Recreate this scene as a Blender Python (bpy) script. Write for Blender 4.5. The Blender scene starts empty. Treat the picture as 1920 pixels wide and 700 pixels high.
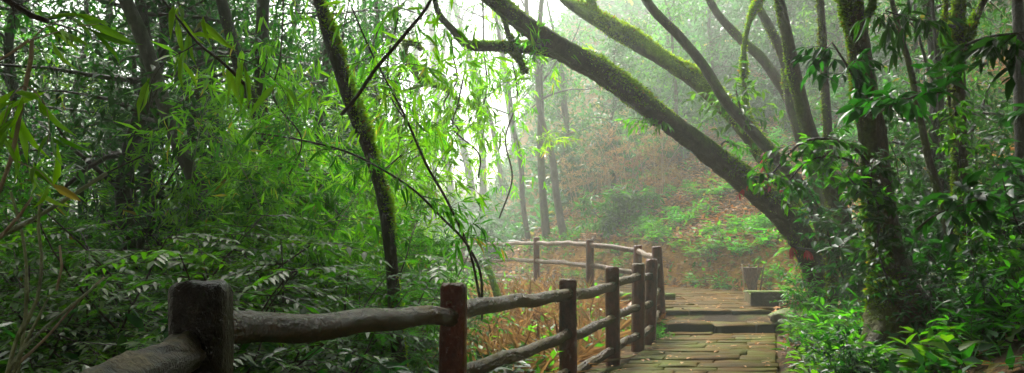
import bpy, math, random
import numpy as np
PI = math.pi
rng = np.random.default_rng(11)
random.seed(5)
scene = bpy.context.scene
C = scene.collection
F = 1663.0; CX = 960.0; HY = 478.0; EYE = 1.1

def W(px, py, Y):
    return np.array([(px-CX)/F*Y, Y, EYE-(py-HY)/F*Y])

# ------------------------------------------------------------------ geometry collector
class Geo:
    def __init__(s): s.v=[]; s.f3=[]; s.f4=[]; s.t3=[]; s.t4=[]; s.n=0
    def add(s, v, f3=None, f4=None, tint=0.5):
        v=np.asarray(v,float).reshape(-1,3)
        for f,F_,T_ in ((f3,s.f3,s.t3),(f4,s.f4,s.t4)):
            if f is not None and len(f):
                f=np.asarray(f,int); F_.append(f+s.n)
                T_.append(np.broadcast_to(np.asarray(tint,float),(len(f),)) if np.ndim(tint)<1 or len(tint)!=len(f) else np.asarray(tint,float))
        s.v.append(v); s.n+=len(v)
    def build(s, name, mat, parent=None, smooth=False, at=None):
        me=bpy.data.meshes.new(name)
        v=np.concatenate(s.v) if s.v else np.zeros((0,3))
        o=bpy.data.objects.new(name, me); C.objects.link(o)
        if at is not None:
            o.location=tuple(at); v=v-np.asarray(at)
        if parent is not None:
            o.parent=parent
            if at is None and parent.get('_w'): v=v-np.array(parent.location)
        f3=np.concatenate(s.f3) if s.f3 else np.zeros((0,3),int)
        f4=np.concatenate(s.f4) if s.f4 else np.zeros((0,4),int)
        n3,n4=len(f3),len(f4)
        me.vertices.add(len(v)); me.vertices.foreach_set('co', v.astype(np.float32).ravel())
        me.loops.add(n3*3+n4*4)
        me.loops.foreach_set('vertex_index', np.concatenate([f3.ravel(),f4.ravel()]).astype(np.int32))
        me.polygons.add(n3+n4)
        st=np.concatenate([np.arange(n3)*3, n3*3+np.arange(n4)*4]).astype(np.int32)
        me.polygons.foreach_set('loop_start', st)
        if smooth: me.polygons.foreach_set('use_smooth', np.ones(n3+n4,bool))
        t=np.concatenate((s.t3+s.t4) or [np.zeros(0)])
        a=me.attributes.new('tint','FLOAT','FACE'); a.data.foreach_set('value', t.astype(np.float32))
        me.update(calc_edges=True); me.validate()
        me.materials.append(mat)
        return o

def nrm(a):
    a=np.asarray(a,float); return a/np.maximum(np.linalg.norm(a,axis=-1,keepdims=True),1e-9)

# leaf templates: x along, y across (unit half width), z up
T_FINE=(np.array([[0,0,0],[.34,0,-.03],[.7,0,-.05],[1,0,-.14],[.30,.5,.05],[.66,.36,.02],[.30,-.5,.05],[.66,-.36,.02]]),
        np.array([[0,1,4],[2,3,5],[0,6,1],[2,7,3]]), np.array([[1,2,5,4],[1,6,7,2]]))
T_LANCE=(np.array([[0,0,0],[.4,0,-.02],[1,0,-.12],[.35,.5,.03],[.35,-.5,.03]]),
        np.array([[0,1,3],[1,2,3],[0,4,1],[1,4,2]]), None)
T_LOW=(np.array([[0,0,0],[.45,.5,.03],[1,0,-.06],[.45,-.5,.03]]), np.array([[0,2,1],[0,3,2]]), None)

def leaves(geo, P, D, N, L, Wr, tint, T=T_LANCE):
    """P base, D direction, N up, L length, Wr width/length"""
    P=np.asarray(P,float).reshape(-1,3); n=len(P)
    if n==0: return
    D=nrm(np.broadcast_to(D,(n,3))); N=np.broadcast_to(N,(n,3)).astype(float)
    S=nrm(np.cross(N,D)); N2=np.cross(D,S)
    L=np.broadcast_to(np.asarray(L,float),(n,)); Wr=np.broadcast_to(np.asarray(Wr,float),(n,)); tint=np.broadcast_to(np.asarray(tint,float),(n,))
    tv,f3,f4=T
    V=P[:,None,:]+L[:,None,None]*(tv[None,:,0:1]*D[:,None,:]+tv[None,:,1:2]*Wr[:,None,None]*S[:,None,:]+tv[None,:,2:3]*N2[:,None,:])
    k=len(tv); off=(np.arange(n)*k)[:,None,None]
    base=geo.n; geo.v.append(V.reshape(-1,3)); geo.n+=n*k
    geo.f3.append((f3[None]+off).reshape(-1,3)+base); geo.t3.append(np.repeat(tint,len(f3)))
    if f4 is not None:
        geo.f4.append((f4[None]+off).reshape(-1,4)+base); geo.t4.append(np.repeat(tint,len(f4)))

def smooth_path(pts, step):
    """Catmull-Rom through rows (x,y,z,r,...), resampled about every step metres"""
    P=np.asarray(pts,float); out=[]
    Q=np.vstack([2*P[0]-P[1],P,2*P[-1]-P[-2]])
    for i in range(1,len(Q)-2):
        p0,p1,p2,p3=Q[i-1:i+3]
        n=max(1,int(np.linalg.norm(p2[:3]-p1[:3])/step)); t=(np.arange(n)/n)[:,None]
        out.append(.5*((2*p1)+(-p0+p2)*t+(2*p0-5*p1+4*p2-p3)*t*t+(-p0+3*p1-3*p2+p3)*t**3))
    out.append(P[-1:]); return np.vstack(out)

def frames(P):
    T=nrm(np.gradient(P,axis=0)); ref=np.array([0,0,1.]) if abs(T[0][2])<.8 else np.array([1.,0,0])
    A=[nrm(np.cross(T[0],ref))]
    for i in range(1,len(P)):
        a=A[-1]-T[i]*np.dot(A[-1],T[i]); A.append(nrm(a))
    A=np.array(A); return T,A,np.cross(T,A)

def tube(geo, P, R, n=5, cap=True, rough=0.0, flute=0.0, tint=.5, seed=0, roundcap=False):
    P=np.asarray(P,float); R=np.broadcast_to(np.asarray(R,float),(len(P),)).copy()
    if len(P)<2: return
    T,A,B=frames(P); m=len(P)
    th=np.arange(n)*2*PI/n
    rr=np.repeat(R[:,None],n,1)
    if rough>0:
        r=np.random.default_rng(seed+m*7+n); 
        s=np.concatenate([[0],np.cumsum(np.linalg.norm(np.diff(P,axis=0),axis=1))])
        w=np.zeros((m,n))
        for k in range(7):
            fa=r.integers(1,5); fs=r.uniform(1.5,14); ph=r.uniform(0,6.28,2)
            w+=np.sin(fa*th[None]+ph[0]+1.6*np.sin(s[:,None]*fs*.3+ph[1]))*np.sin(s[:,None]*fs+ph[1])/ (1+.12*fs)
        w=w/2+r.normal(0,.35,(m,n))
        rr*=1+rough*w
    if flute>0:
        s=np.linspace(0,1,m)
        rr*=1+flute*np.sin(5*th[None]+3*np.sin(s[:,None]*7))+flute*.6*np.sin(3*th[None]+1+2*s[:,None])
    V=P[:,None,:]+rr[:,:,None]*(np.cos(th)[None,:,None]*A[:,None,:]+np.sin(th)[None,:,None]*B[:,None,:])
    i=np.arange(m-1)[:,None]*n; j=np.arange(n)[None]; j2=(j+1)%n
    f=np.stack([i+j,i+j2,i+n+j2,i+n+j],-1).reshape(-1,4)
    V=V.reshape(-1,3); f3=[]
    if cap:
        c0=len(V); V=np.vstack([V,P[0]-T[0]*R[0]*(.3 if roundcap else 0),P[-1]+T[-1]*R[-1]*(.3 if roundcap else .0)])
        f3=[[c0,(k+1)%n,k] for k in range(n)]+[[c0+1,(m-1)*n+k,(m-1)*n+(k+1)%n] for k in range(n)]
    geo.add(V,f3,f,tint)
    return T,A,B,rr

def wander(p,d,L,n,wob=.15,grav=0.0,r=rng):
    """a wandering polyline"""
    p=np.array(p,float); d=nrm(d); out=[p.copy()]
    for i in range(n):
        d=nrm(d+r.normal(0,wob,3)+np.array([0,0,grav]))
        p=p+d*L/n; out.append(p.copy())
    return np.array(out)

def perp(d,r=rng,n=None):
    v=r.normal(size=np.shape(d)); v=v-d*np.sum(v*d,-1,keepdims=True); return nrm(v)

def tag(o,label=None,cat=None,group=None,kind=None):
    if label: o['label']=label
    if cat: o['category']=cat
    if group: o['group']=group
    if kind: o['kind']=kind
    return o
def empty(name,loc,label=None,cat=None,group=None,world=True):
    o=bpy.data.objects.new(name,None); C.objects.link(o); o.location=tuple(loc); o.empty_display_size=.2
    if world: o['_w']=1
    return tag(o,label,cat,group)
def copy_tree(o,parent=None):
    c=o.copy(); C.objects.link(c)
    if parent: c.parent=parent
    for ch in o.children: copy_tree(ch,c)
    return c

# ------------------------------------------------------------------ materials
def mat(name):
    m=bpy.data.materials.new(name); m.use_nodes=True; nt=m.node_tree; nt.nodes.clear(); return m,nt
def N_(nt,t,**k):
    n=nt.nodes.new(t)
    for a,b in k.items():
        if a in n.inputs: n.inputs[a].default_value=b
        else: setattr(n,a,b)
    return n
def noise(nt,vec,scale,detail=4,rough=.6,lac=2.):
    n=N_(nt,'ShaderNodeTexNoise'); n.inputs['Scale'].default_value=scale; n.inputs['Detail'].default_value=detail; n.inputs['Roughness'].default_value=rough
    nt.links.new(vec,n.inputs['Vector']); return n.outputs['Fac']
def ramp(nt,fac,stops):
    r=N_(nt,'ShaderNodeValToRGB'); e=r.color_ramp.elements
    while len(e)>1: e.remove(e[-1])
    e[0].position=stops[0][0]; e[0].color=(*stops[0][1],1) if len(stops[0][1])==3 else stops[0][1]
    for p,c in stops[1:]:
        x=e.new(p); x.color=(*c,1)
    nt.links.new(fac,r.inputs['Fac']); return r.outputs['Color']
def g3(v): return (v,v,v)
def mixc(nt,fac,a,b,mode='MIX'):
    m=N_(nt,'ShaderNodeMix',data_type='RGBA',blend_type=mode)
    for s,i in ((fac,0),(a,6),(b,7)):
        if hasattr(s,'is_output'): nt.links.new(s,m.inputs[i])
        else: m.inputs[i].default_value = s if i==0 else (*s,1)
    return m.outputs[2]
def mth(nt,op,a,b=None,clamp=False):
    m=N_(nt,'ShaderNodeMath',operation=op,use_clamp=clamp)
    for s,i in ((a,0),(b,1)):
        if s is None: continue
        if hasattr(s,'is_output'): nt.links.new(s,m.inputs[i])
        else: m.inputs[i].default_value=s
    return m.outputs[0]
def out(nt,sh): o=N_(nt,'ShaderNodeOutputMaterial'); nt.links.new(sh,o.inputs['Surface'])

def leaf_mat(name,c0,c1,tr,rough=.34,mix=.38,old=None,spec=.5):
    m,nt=mat(name)
    a=N_(nt,'ShaderNodeAttribute',attribute_name='tint')
    stops=[(0.,c0),(.75,c1)]
    if old: stops+= [(.90,c1),(.93,old)]
    col=ramp(nt,a.outputs['Fac'],stops)
    oi=N_(nt,'ShaderNodeObjectInfo')
    hs=N_(nt,'ShaderNodeHueSaturation'); nt.links.new(col,hs.inputs['Color'])
    nt.links.new(mth(nt,'ADD',mth(nt,'MULTIPLY',oi.outputs['Random'],.045),.47),hs.inputs['Hue'])
    nt.links.new(mth(nt,'ADD',mth(nt,'MULTIPLY',oi.outputs['Random'],.35),.82),hs.inputs['Value'])
    p=N_(nt,'ShaderNodeBsdfPrincipled'); p.inputs['Roughness'].default_value=rough; p.inputs['Specular IOR Level'].default_value=spec
    nt.links.new(hs.outputs[0],p.inputs['Base Color'])
    t=N_(nt,'ShaderNodeBsdfTranslucent')
    tc=mixc(nt,1.,hs.outputs[0],tr,'MULTIPLY'); nt.links.new(tc,t.inputs['Color'])
    x=N_(nt,'ShaderNodeMixShader'); x.inputs[0].default_value=mix
    nt.links.new(p.outputs[0],x.inputs[1]); nt.links.new(t.outputs[0],x.inputs[2]); out(nt,x.outputs[0])
    return m

TRN=(3.0,3.9,1.0)
M={}
M['leaf_dark']=leaf_mat('dark glossy leaf',(.006,.034,.006),(.018,.085,.010),TRN,.40,.36,(.20,.13,.03),.3)
M['leaf_mid']=leaf_mat('mid green leaf',(.010,.062,.004),(.055,.165,.006),TRN,.42,.48,(.16,.10,.02),.25)
M['leaf_light']=leaf_mat('light bamboo leaf',(.035,.12,.006),(.15,.27,.012),TRN,.36,.5,(.32,.22,.05),.5)
M['leaf_grey']=leaf_mat('grey green leaf',(.014,.07,.014),(.042,.145,.026),TRN,.46,.44,(.2,.15,.06),.15)
M['leaf_lit']=leaf_mat('fresh green leaf',(.020,.10,.006),(.065,.20,.012),TRN,.42,.48,None,.3)
M['leaf_red']=leaf_mat('young red leaf',(.25,.03,.02),(.45,.11,.06),(1.6,1.2,1.2),.4,.4,None,.4)
M['dead']=leaf_mat('dead leaf',(.14,.065,.016),(.52,.28,.075),(1.3,1.1,.8),.5,.25,(.55,.40,.16),.35)
M['straw']=leaf_mat('dry straw',(.18,.10,.03),(.50,.34,.12),(1.2,1.1,.9),.5,.3,(.10,.18,.03),.3)
M['moss']=leaf_mat('moss frond',(.045,.085,.006),(.20,.34,.02),(1.6,1.8,.8),.8,.35,(.26,.16,.02),.1)
M['moss_bright']=leaf_mat('bright moss frond',(.10,.19,.008),(.36,.60,.03),(1.6,1.8,.8),.8,.4,(.35,.22,.02),.1)
M['moss_dark']=leaf_mat('dark moss frond',(.018,.038,.004),(.07,.12,.01),(1.6,1.8,.8),.8,.3,(.12,.07,.01),.1)

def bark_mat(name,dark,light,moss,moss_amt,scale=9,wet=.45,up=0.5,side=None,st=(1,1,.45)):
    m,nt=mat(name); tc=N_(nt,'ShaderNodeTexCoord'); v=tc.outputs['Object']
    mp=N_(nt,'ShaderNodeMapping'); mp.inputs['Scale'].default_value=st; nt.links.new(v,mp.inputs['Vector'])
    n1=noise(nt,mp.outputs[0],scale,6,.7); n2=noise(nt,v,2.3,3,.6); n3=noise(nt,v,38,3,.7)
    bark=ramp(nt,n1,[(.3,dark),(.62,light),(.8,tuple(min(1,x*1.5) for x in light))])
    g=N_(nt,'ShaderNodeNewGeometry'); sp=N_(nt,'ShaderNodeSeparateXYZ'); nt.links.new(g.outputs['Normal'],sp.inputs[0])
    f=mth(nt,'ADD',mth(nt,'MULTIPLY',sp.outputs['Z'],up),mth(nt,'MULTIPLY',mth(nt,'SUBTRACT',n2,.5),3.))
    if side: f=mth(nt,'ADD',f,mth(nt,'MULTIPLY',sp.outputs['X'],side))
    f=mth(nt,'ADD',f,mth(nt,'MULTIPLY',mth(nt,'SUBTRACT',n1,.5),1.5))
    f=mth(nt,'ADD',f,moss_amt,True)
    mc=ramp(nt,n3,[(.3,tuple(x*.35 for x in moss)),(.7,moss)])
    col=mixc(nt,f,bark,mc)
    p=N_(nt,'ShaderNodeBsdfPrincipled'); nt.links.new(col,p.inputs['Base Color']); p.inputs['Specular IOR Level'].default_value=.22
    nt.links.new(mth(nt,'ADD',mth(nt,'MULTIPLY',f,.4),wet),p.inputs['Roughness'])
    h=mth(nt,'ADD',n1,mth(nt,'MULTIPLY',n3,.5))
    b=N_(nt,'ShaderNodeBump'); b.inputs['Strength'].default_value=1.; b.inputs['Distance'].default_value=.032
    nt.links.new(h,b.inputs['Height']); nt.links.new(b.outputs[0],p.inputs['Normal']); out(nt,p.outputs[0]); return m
M['bark_moss']=bark_mat('mossy bark',(.018,.012,.007),(.075,.05,.03),(.10,.17,.014),.15,9,.4,.8)
M['bark_bright']=bark_mat('bright moss bark',(.03,.03,.008),(.09,.08,.02),(.30,.50,.03),.7,9,.6,.9)
M['bark_side']=bark_mat('bark with moss on one side',(.016,.009,.006),(.11,.06,.035),(.11,.15,.012),.05,10,.4,.2,-.8)
M['bark_dark']=bark_mat('dark wet bark',(.010,.007,.004),(.05,.034,.022),(.05,.09,.01),-.15,12,.4,.5)
M['bark_grey']=bark_mat('grey bark',(.04,.035,.028),(.14,.12,.10),(.07,.10,.03),-.2,7,.5,.3)
M['twig']=bark_mat('thin twig',(.016,.009,.005),(.06,.035,.02),(.03,.06,.01),-.2,20,.4,.3)
M['cane']=bark_mat('green cane',(.09,.11,.03),(.30,.33,.12),(.05,.09,.01),-.2,14,.35,.2)
M['cane_dry']=bark_mat('dry cane',(.16,.10,.045),(.50,.36,.18),(.2,.1,.03),-.3,14,.45,.2)
for _k in ('cane','cane_dry'):
    for _n in M[_k].node_tree.nodes:
        if _n.type=='BSDF_PRINCIPLED': _n.inputs['Specular IOR Level'].default_value=.9
M['post']=bark_mat('red brown log post',(.025,.006,.004),(.17,.034,.020),(.09,.09,.015),-.25,11,.28,.75)
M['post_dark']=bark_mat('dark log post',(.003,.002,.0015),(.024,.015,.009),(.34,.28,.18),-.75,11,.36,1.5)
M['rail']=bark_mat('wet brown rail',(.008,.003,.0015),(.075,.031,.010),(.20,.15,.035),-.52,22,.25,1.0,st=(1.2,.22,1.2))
M['rail_near']=bark_mat('dark rail with painted top light',(.004,.0025,.001),(.05,.028,.013),(.42,.34,.20),-.66,24,.30,1.4,st=(1.2,.22,1.2))  # pale upward faces paint light from above onto darkened bark
M['rail_far']=bark_mat('tan rail',(.05,.02,.012),(.20,.10,.055),(.17,.14,.06),-.2,13,.35,.6)
M['rock']=bark_mat('dark mossy rock',(.012,.011,.008),(.05,.045,.035),(.05,.08,.012),.1,5,.4,.7)
M['slab']=bark_mat('mossy stone slab',(.05,.04,.02),(.16,.12,.06),(.16,.24,.025),.0,8,.35,1.1)
M['kerbwall']=bark_mat('dark wet stone',(.018,.012,.009),(.07,.045,.035),(.15,.12,.04),-.5,8,.3,.9)
M['bin']=bark_mat('rusty brown basket',(.05,.025,.018),(.20,.11,.085),(.05,.05,.02),-.5,25,.4,.2)

def ground_mat():
    m,nt=mat('forest soil and litter'); g=N_(nt,'ShaderNodeNewGeometry'); v=g.outputs['Position']
    n1=noise(nt,v,1.1,4,.6); n2=noise(nt,v,14,6,.75); n3=noise(nt,v,60,3,.7)
    litter=ramp(nt,n2,[(.30,(.03,.016,.008)),(.5,(.10,.055,.022)),(.66,(.31,.17,.05)),(.8,(.46,.30,.13))])
    soil=ramp(nt,n3,[(.3,(.014,.010,.006)),(.7,(.05,.032,.015))])
    f=ramp(nt,n1,[(.40,g3(0.)),(.58,g3(1.))])
    col=mixc(nt,f,soil,litter)
    gr=ramp(nt,noise(nt,v,2.2,4,.6),[(.52,g3(0.)),(.66,g3(.75))]); col=mixc(nt,gr,col,(.035,.085,.012))
    # ochre clay where the bank is cut steeply
    sp=N_(nt,'ShaderNodeSeparateXYZ'); nt.links.new(g.outputs['True Normal'],sp.inputs[0])
    st=ramp(nt,sp.outputs['Z'],[(.52,g3(1.)),(.74,g3(0.))])
    clay=ramp(nt,noise(nt,v,5,5,.7),[(.3,(.08,.035,.008)),(.5,(.30,.15,.025)),(.7,(.50,.28,.06))])
    col=mixc(nt,st,col,clay)
    p=N_(nt,'ShaderNodeBsdfPrincipled'); nt.links.new(col,p.inputs['Base Color']); p.inputs['Roughness'].default_value=.8; p.inputs['Specular IOR Level'].default_value=.08
    b=N_(nt,'ShaderNodeBump'); b.inputs['Strength'].default_value=.8; b.inputs['Distance'].default_value=.05
    nt.links.new(mth(nt,'ADD',n2,mth(nt,'MULTIPLY',n3,.4)),b.inputs['Height']); nt.links.new(b.outputs[0],p.inputs['Normal']); out(nt,p.outputs[0]); return m
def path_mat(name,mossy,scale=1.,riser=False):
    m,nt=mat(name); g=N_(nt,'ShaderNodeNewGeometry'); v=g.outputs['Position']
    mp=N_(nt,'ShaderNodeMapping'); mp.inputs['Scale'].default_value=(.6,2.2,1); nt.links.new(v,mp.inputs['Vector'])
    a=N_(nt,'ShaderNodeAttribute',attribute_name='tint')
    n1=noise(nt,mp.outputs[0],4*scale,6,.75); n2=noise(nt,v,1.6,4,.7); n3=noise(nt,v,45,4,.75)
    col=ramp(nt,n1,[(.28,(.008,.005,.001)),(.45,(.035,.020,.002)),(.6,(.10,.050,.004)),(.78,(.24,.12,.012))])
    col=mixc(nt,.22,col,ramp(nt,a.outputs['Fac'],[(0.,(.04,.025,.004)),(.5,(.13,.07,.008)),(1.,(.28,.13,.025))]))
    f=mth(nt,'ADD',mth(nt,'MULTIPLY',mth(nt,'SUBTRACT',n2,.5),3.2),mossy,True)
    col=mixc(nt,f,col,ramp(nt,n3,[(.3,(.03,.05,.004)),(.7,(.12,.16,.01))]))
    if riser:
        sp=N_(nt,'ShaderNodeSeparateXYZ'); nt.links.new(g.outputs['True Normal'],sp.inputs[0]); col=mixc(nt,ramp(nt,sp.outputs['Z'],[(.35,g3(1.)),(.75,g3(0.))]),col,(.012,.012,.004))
    p=N_(nt,'ShaderNodeBsdfPrincipled'); nt.links.new(col,p.inputs['Base Color'])
    nt.links.new(ramp(nt,n1,[(.3,g3(.34)),(.7,g3(.62))]),p.inputs['Roughness']); p.inputs['Specular IOR Level'].default_value=.04
    b=N_(nt,'ShaderNodeBump'); b.inputs['Strength'].default_value=.8; b.inputs['Distance'].default_value=.02
    nt.links.new(mth(nt,'ADD',n1,mth(nt,'MULTIPLY',n3,.5)),b.inputs['Height']); nt.links.new(b.outputs[0],p.inputs['Normal']); out(nt,p.outputs[0]); return m
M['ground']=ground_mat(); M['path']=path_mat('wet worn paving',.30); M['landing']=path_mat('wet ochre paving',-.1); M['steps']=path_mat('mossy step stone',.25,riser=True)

# ------------------------------------------------------------------ terrain
PC=np.array([ # path centre: x,y,z,left half width,right half width
 (-5.5,-14,.35,.8,.75),(-2.6,-6,.15,.8,.75),(-.75,0,.0,.85,.75),(2.95,12.45,.0,.85,.75),(3.05,13.4,.26,.8,.9),(3.1,15,.26,1.35,2.0),
 (3.1,17.5,.26,1.6,3.0),(2.6,20,.28,1.5,2.9),(1.6,23.5,.33,1.3,1.5),(-.2,28,.42,1.1,1.2),(-3,33.5,.55,1.1,1.1),(-8,40,.7,1.1,1.1),(-16,46,.9,1.1,1.1),(-30,52,1.2,1.1,1.1),(-60,60,2,1.1,1.1)],float)
def pathdist(x,y):
    x=np.asarray(x,float); y=np.asarray(y,float)
    best=np.full(x.shape,1e9); sd=np.zeros(x.shape); z=np.zeros(x.shape); wl=np.zeros(x.shape); wr=np.zeros(x.shape)
    for i in range(len(PC)-1):
        a,b=PC[i],PC[i+1]; dx,dy=b[0]-a[0],b[1]-a[1]; L2=dx*dx+dy*dy
        t=np.clip(((x-a[0])*dx+(y-a[1])*dy)/L2,0,1)
        qx,qy=a[0]+t*dx,a[1]+t*dy; d=np.hypot(x-qx,y-qy)
        cr=(x-a[0])*dy-(y-a[1])*dx      # positive to the right of travel
        k=d<best
        best=np.where(k,d,best); sd=np.where(k,np.sign(cr)*d,sd); z=np.where(k,a[2]+t*(b[2]-a[2]),z)
        wl=np.where(k,a[3]+t*(b[3]-a[3]),wl); wr=np.where(k,a[4]+t*(b[4]-a[4]),wr)
    return sd,z,wl,wr
def fbm(x,y,s=1.,seed=0):
    r=np.random.default_rng(100+seed); o=np.zeros(np.shape(x)); a=1.
    for k in range(5):
        for j in range(3):
            an=r.uniform(0,6.28); f=s*2**k*r.uniform(.8,1.2); ph=r.uniform(0,6.28)
            o=o+a*.33*np.sin((x*math.cos(an)+y*math.sin(an))*f+ph+.8*np.sin((x*math.sin(an)-y*math.cos(an))*f*.7+ph))
        a*=.5
    return o
def sst(a,b,t): t=np.clip((t-a)/(b-a),0,1); return t*t*(3-2*t)
def H(x,y):
    x=np.asarray(x,float); y=np.asarray(y,float)
    sd,z,wl,wr=pathdist(x,y)
    dr=np.maximum(sd-wr,0); dl=np.maximum(-sd-wl,0)
    far=sst(13.5,17,y)
    # uphill: a small cut bank, a litter slope, a dip, then the main hillside
    bank=.22*sst(0,.35,dr)+far*1.0*sst(0.15,.75,dr)
    crest=np.clip(1.6+.55*(x-1.5),.6,5.5)
    slope1=np.minimum(.62*np.maximum(dr-.5,0), crest*sst(0,crest/.55,dr))
    hill=1.05*np.maximum(dr-(4.0+crest*.9),0)
    hill=np.where(hill>0,hill,0)
    near=.42*np.maximum(dr-.3,0)+.25*np.maximum(dr-5,0)
    up=bank+far*(slope1+hill)+(1-far)*near
    up=up*(.12+.88*sst(-5,5,x-.05*(y-25)))+0
    up=24*np.tanh(up/24)
    down=-.24*np.maximum(dl-.25,0)*sst(0,1.2,dl); down=-4*np.tanh(-down/4)
    # the hollow between the two fences stays shallow
    hol=sst(6,12,y)*sst(-4.5,0,x); down=down*(1-.45*hol)
    n=fbm(x,y,.5)*.16*np.clip((dr+dl)/1.5,0,1)+fbm(x,y,2.6,3)*.035*np.clip((dr+dl)/.4,0,1)
    n=n+fbm(x,y,.17,7)*1.1*np.clip((dr-8)/10,0,1)
    inside=-.05
    return z+inside+up+down+n
def axis(lo,fl,fh,hi,st):
    a=[fl]; s=st
    mid=list(np.arange(fl,fh+1e-6,st)); L=[]; p=fl
    while p>lo: s*=1.22; p-=s; L.append(p)
    R=[]; p=mid[-1]; s=st
    while p<hi: s*=1.22; p+=s; R.append(p)
    return np.array(L[::-1]+mid+R)
gx=axis(-260,-8,11,260,.2); gy=axis(-160,-2,34,320,.2)
GX,GY=np.meshgrid(gx,gy); GZ=H(GX,GY)
g=Geo(); nx,ny=len(gx),len(gy)
i=np.arange(ny-1)[:,None]*nx; j=np.arange(nx-1)[None]
g.add(np.stack([GX,GY,GZ],-1).reshape(-1,3),None,np.stack([i+j,i+j+1,i+nx+j+1,i+nx+j],-1).reshape(-1,4))
tag(g.build('ground',M['ground'],smooth=True),kind='structure')
ZMIN=float(GZ.min())
def gz(x,y): return float(H(np.array([x]),np.array([y]))[0])

# ------------------------------------------------------------------ paving
def box_stone(geo,x0,x1,y0,y1,z0,z1,shear=0.,tint=.5,jit=.012,r=rng,nx=3,bev=.018,ofs=0.):
    """a worn block: top grid slightly uneven, rounded rim"""
    ny_=3
    xs=np.array([x0,x0+bev]+list(np.linspace(x0,x1,nx+1)[1:-1])+[x1-bev,x1]); ys=np.array([y0,y0+bev,(y0+y1)/2,y1-bev,y1])
    X,Y=np.meshgrid(xs,ys); Z=np.full(X.shape,z1)+r.normal(0,jit*.35,X.shape)+r.normal(0,jit*.5)
    rim=np.zeros(X.shape,bool); rim[0]=rim[-1]=True; rim[:,0]=rim[:,-1]=True
    Z[rim]-=bev*.8
    X=X+r.normal(0,jit*.6,X.shape); Y=Y+r.normal(0,jit*.6,Y.shape)
    X=X+shear*(Y-ofs)
    a,b=X.shape; top=np.stack([X,Y,Z],-1).reshape(-1,3)
    idx=np.arange(a*b).reshape(a,b)
    f=np.stack([idx[:-1,:-1],idx[:-1,1:],idx[1:,1:],idx[1:,:-1]],-1).reshape(-1,4).tolist()
    ring=list(idx[0])+list(idx[1:,-1])+list(idx[-1,::-1][1:])+list(idx[::-1,0][1:-1])
    n0=len(top); low=top[ring].copy(); low[:,2]=z0; V=np.vstack([top,low]); k=len(ring)
    for q in range(k):
        q2=(q+1)%k; f.append([ring[q],n0+q,n0+q2,ring[q2]])
    geo.add(V,None,f,tint)
# lower path: courses of stones across the way, parallel to the steps
g=Geo(); y=-3.
while y<12.4:
    d=min(rng.uniform(.24,.46),12.42-y)
    if d<.05: break
    xl=.296*y-1.50+rng.normal(0,.02); xr=.296*y+.02+rng.normal(0,.008); x=xl
    while x<xr-.02:
        w=min(rng.choice([.3,.45,.62,.8])*rng.uniform(.8,1.25),xr-x)
        if xr-(x+w)<.12: w=xr-x
        box_stone(g,x,x+w-.005,y,y+d-.007,-.12,.0+rng.normal(0,.005),.296,rng.uniform(0,1),.011,ofs=y,bev=.009)
        x+=w
    y+=d
# bed of dark joints under the stones
tag(g.build('path',M['path'],smooth=False),kind='structure')
# steps and landing
g=Geo()
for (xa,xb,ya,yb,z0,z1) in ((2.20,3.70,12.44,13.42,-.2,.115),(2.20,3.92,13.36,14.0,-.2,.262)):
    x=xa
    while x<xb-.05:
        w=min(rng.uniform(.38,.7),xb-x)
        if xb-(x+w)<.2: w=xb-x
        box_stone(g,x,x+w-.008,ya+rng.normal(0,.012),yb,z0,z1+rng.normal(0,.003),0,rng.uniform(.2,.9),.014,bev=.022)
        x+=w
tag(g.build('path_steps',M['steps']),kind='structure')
g=Geo(); y=14.0
def edges(yy):
    # left and right limit of the paved landing at this depth
    i=np.searchsorted(PC[:,1],yy)-1; a,b=PC[i],PC[i+1]; t=(yy-a[1])/(b[1]-a[1]); c=a+t*(b-a); return c[0]-c[3],c[0]+c[4]
while y<44:
    d=rng.uniform(.28,.5)*(1 if y<24 else 2.2); xl,xr=edges(y+d/2); zc=np.interp(y,PC[:,1],PC[:,2]); x=xl
    while x<xr-.05:
        w=min(rng.uniform(.35,.9)*(1 if y<24 else 2.),xr-x)
        if xr-(x+w)<.2: w=xr-x
        box_stone(g,x,x+w-.008,y,y+d-.008,zc-.12,zc+rng.normal(0,.003),0,rng.uniform(0,1),.008,bev=.008)
        x+=w
    y+=d
tag(g.build('landing_pavement',M['landing']),kind='structure')

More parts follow.
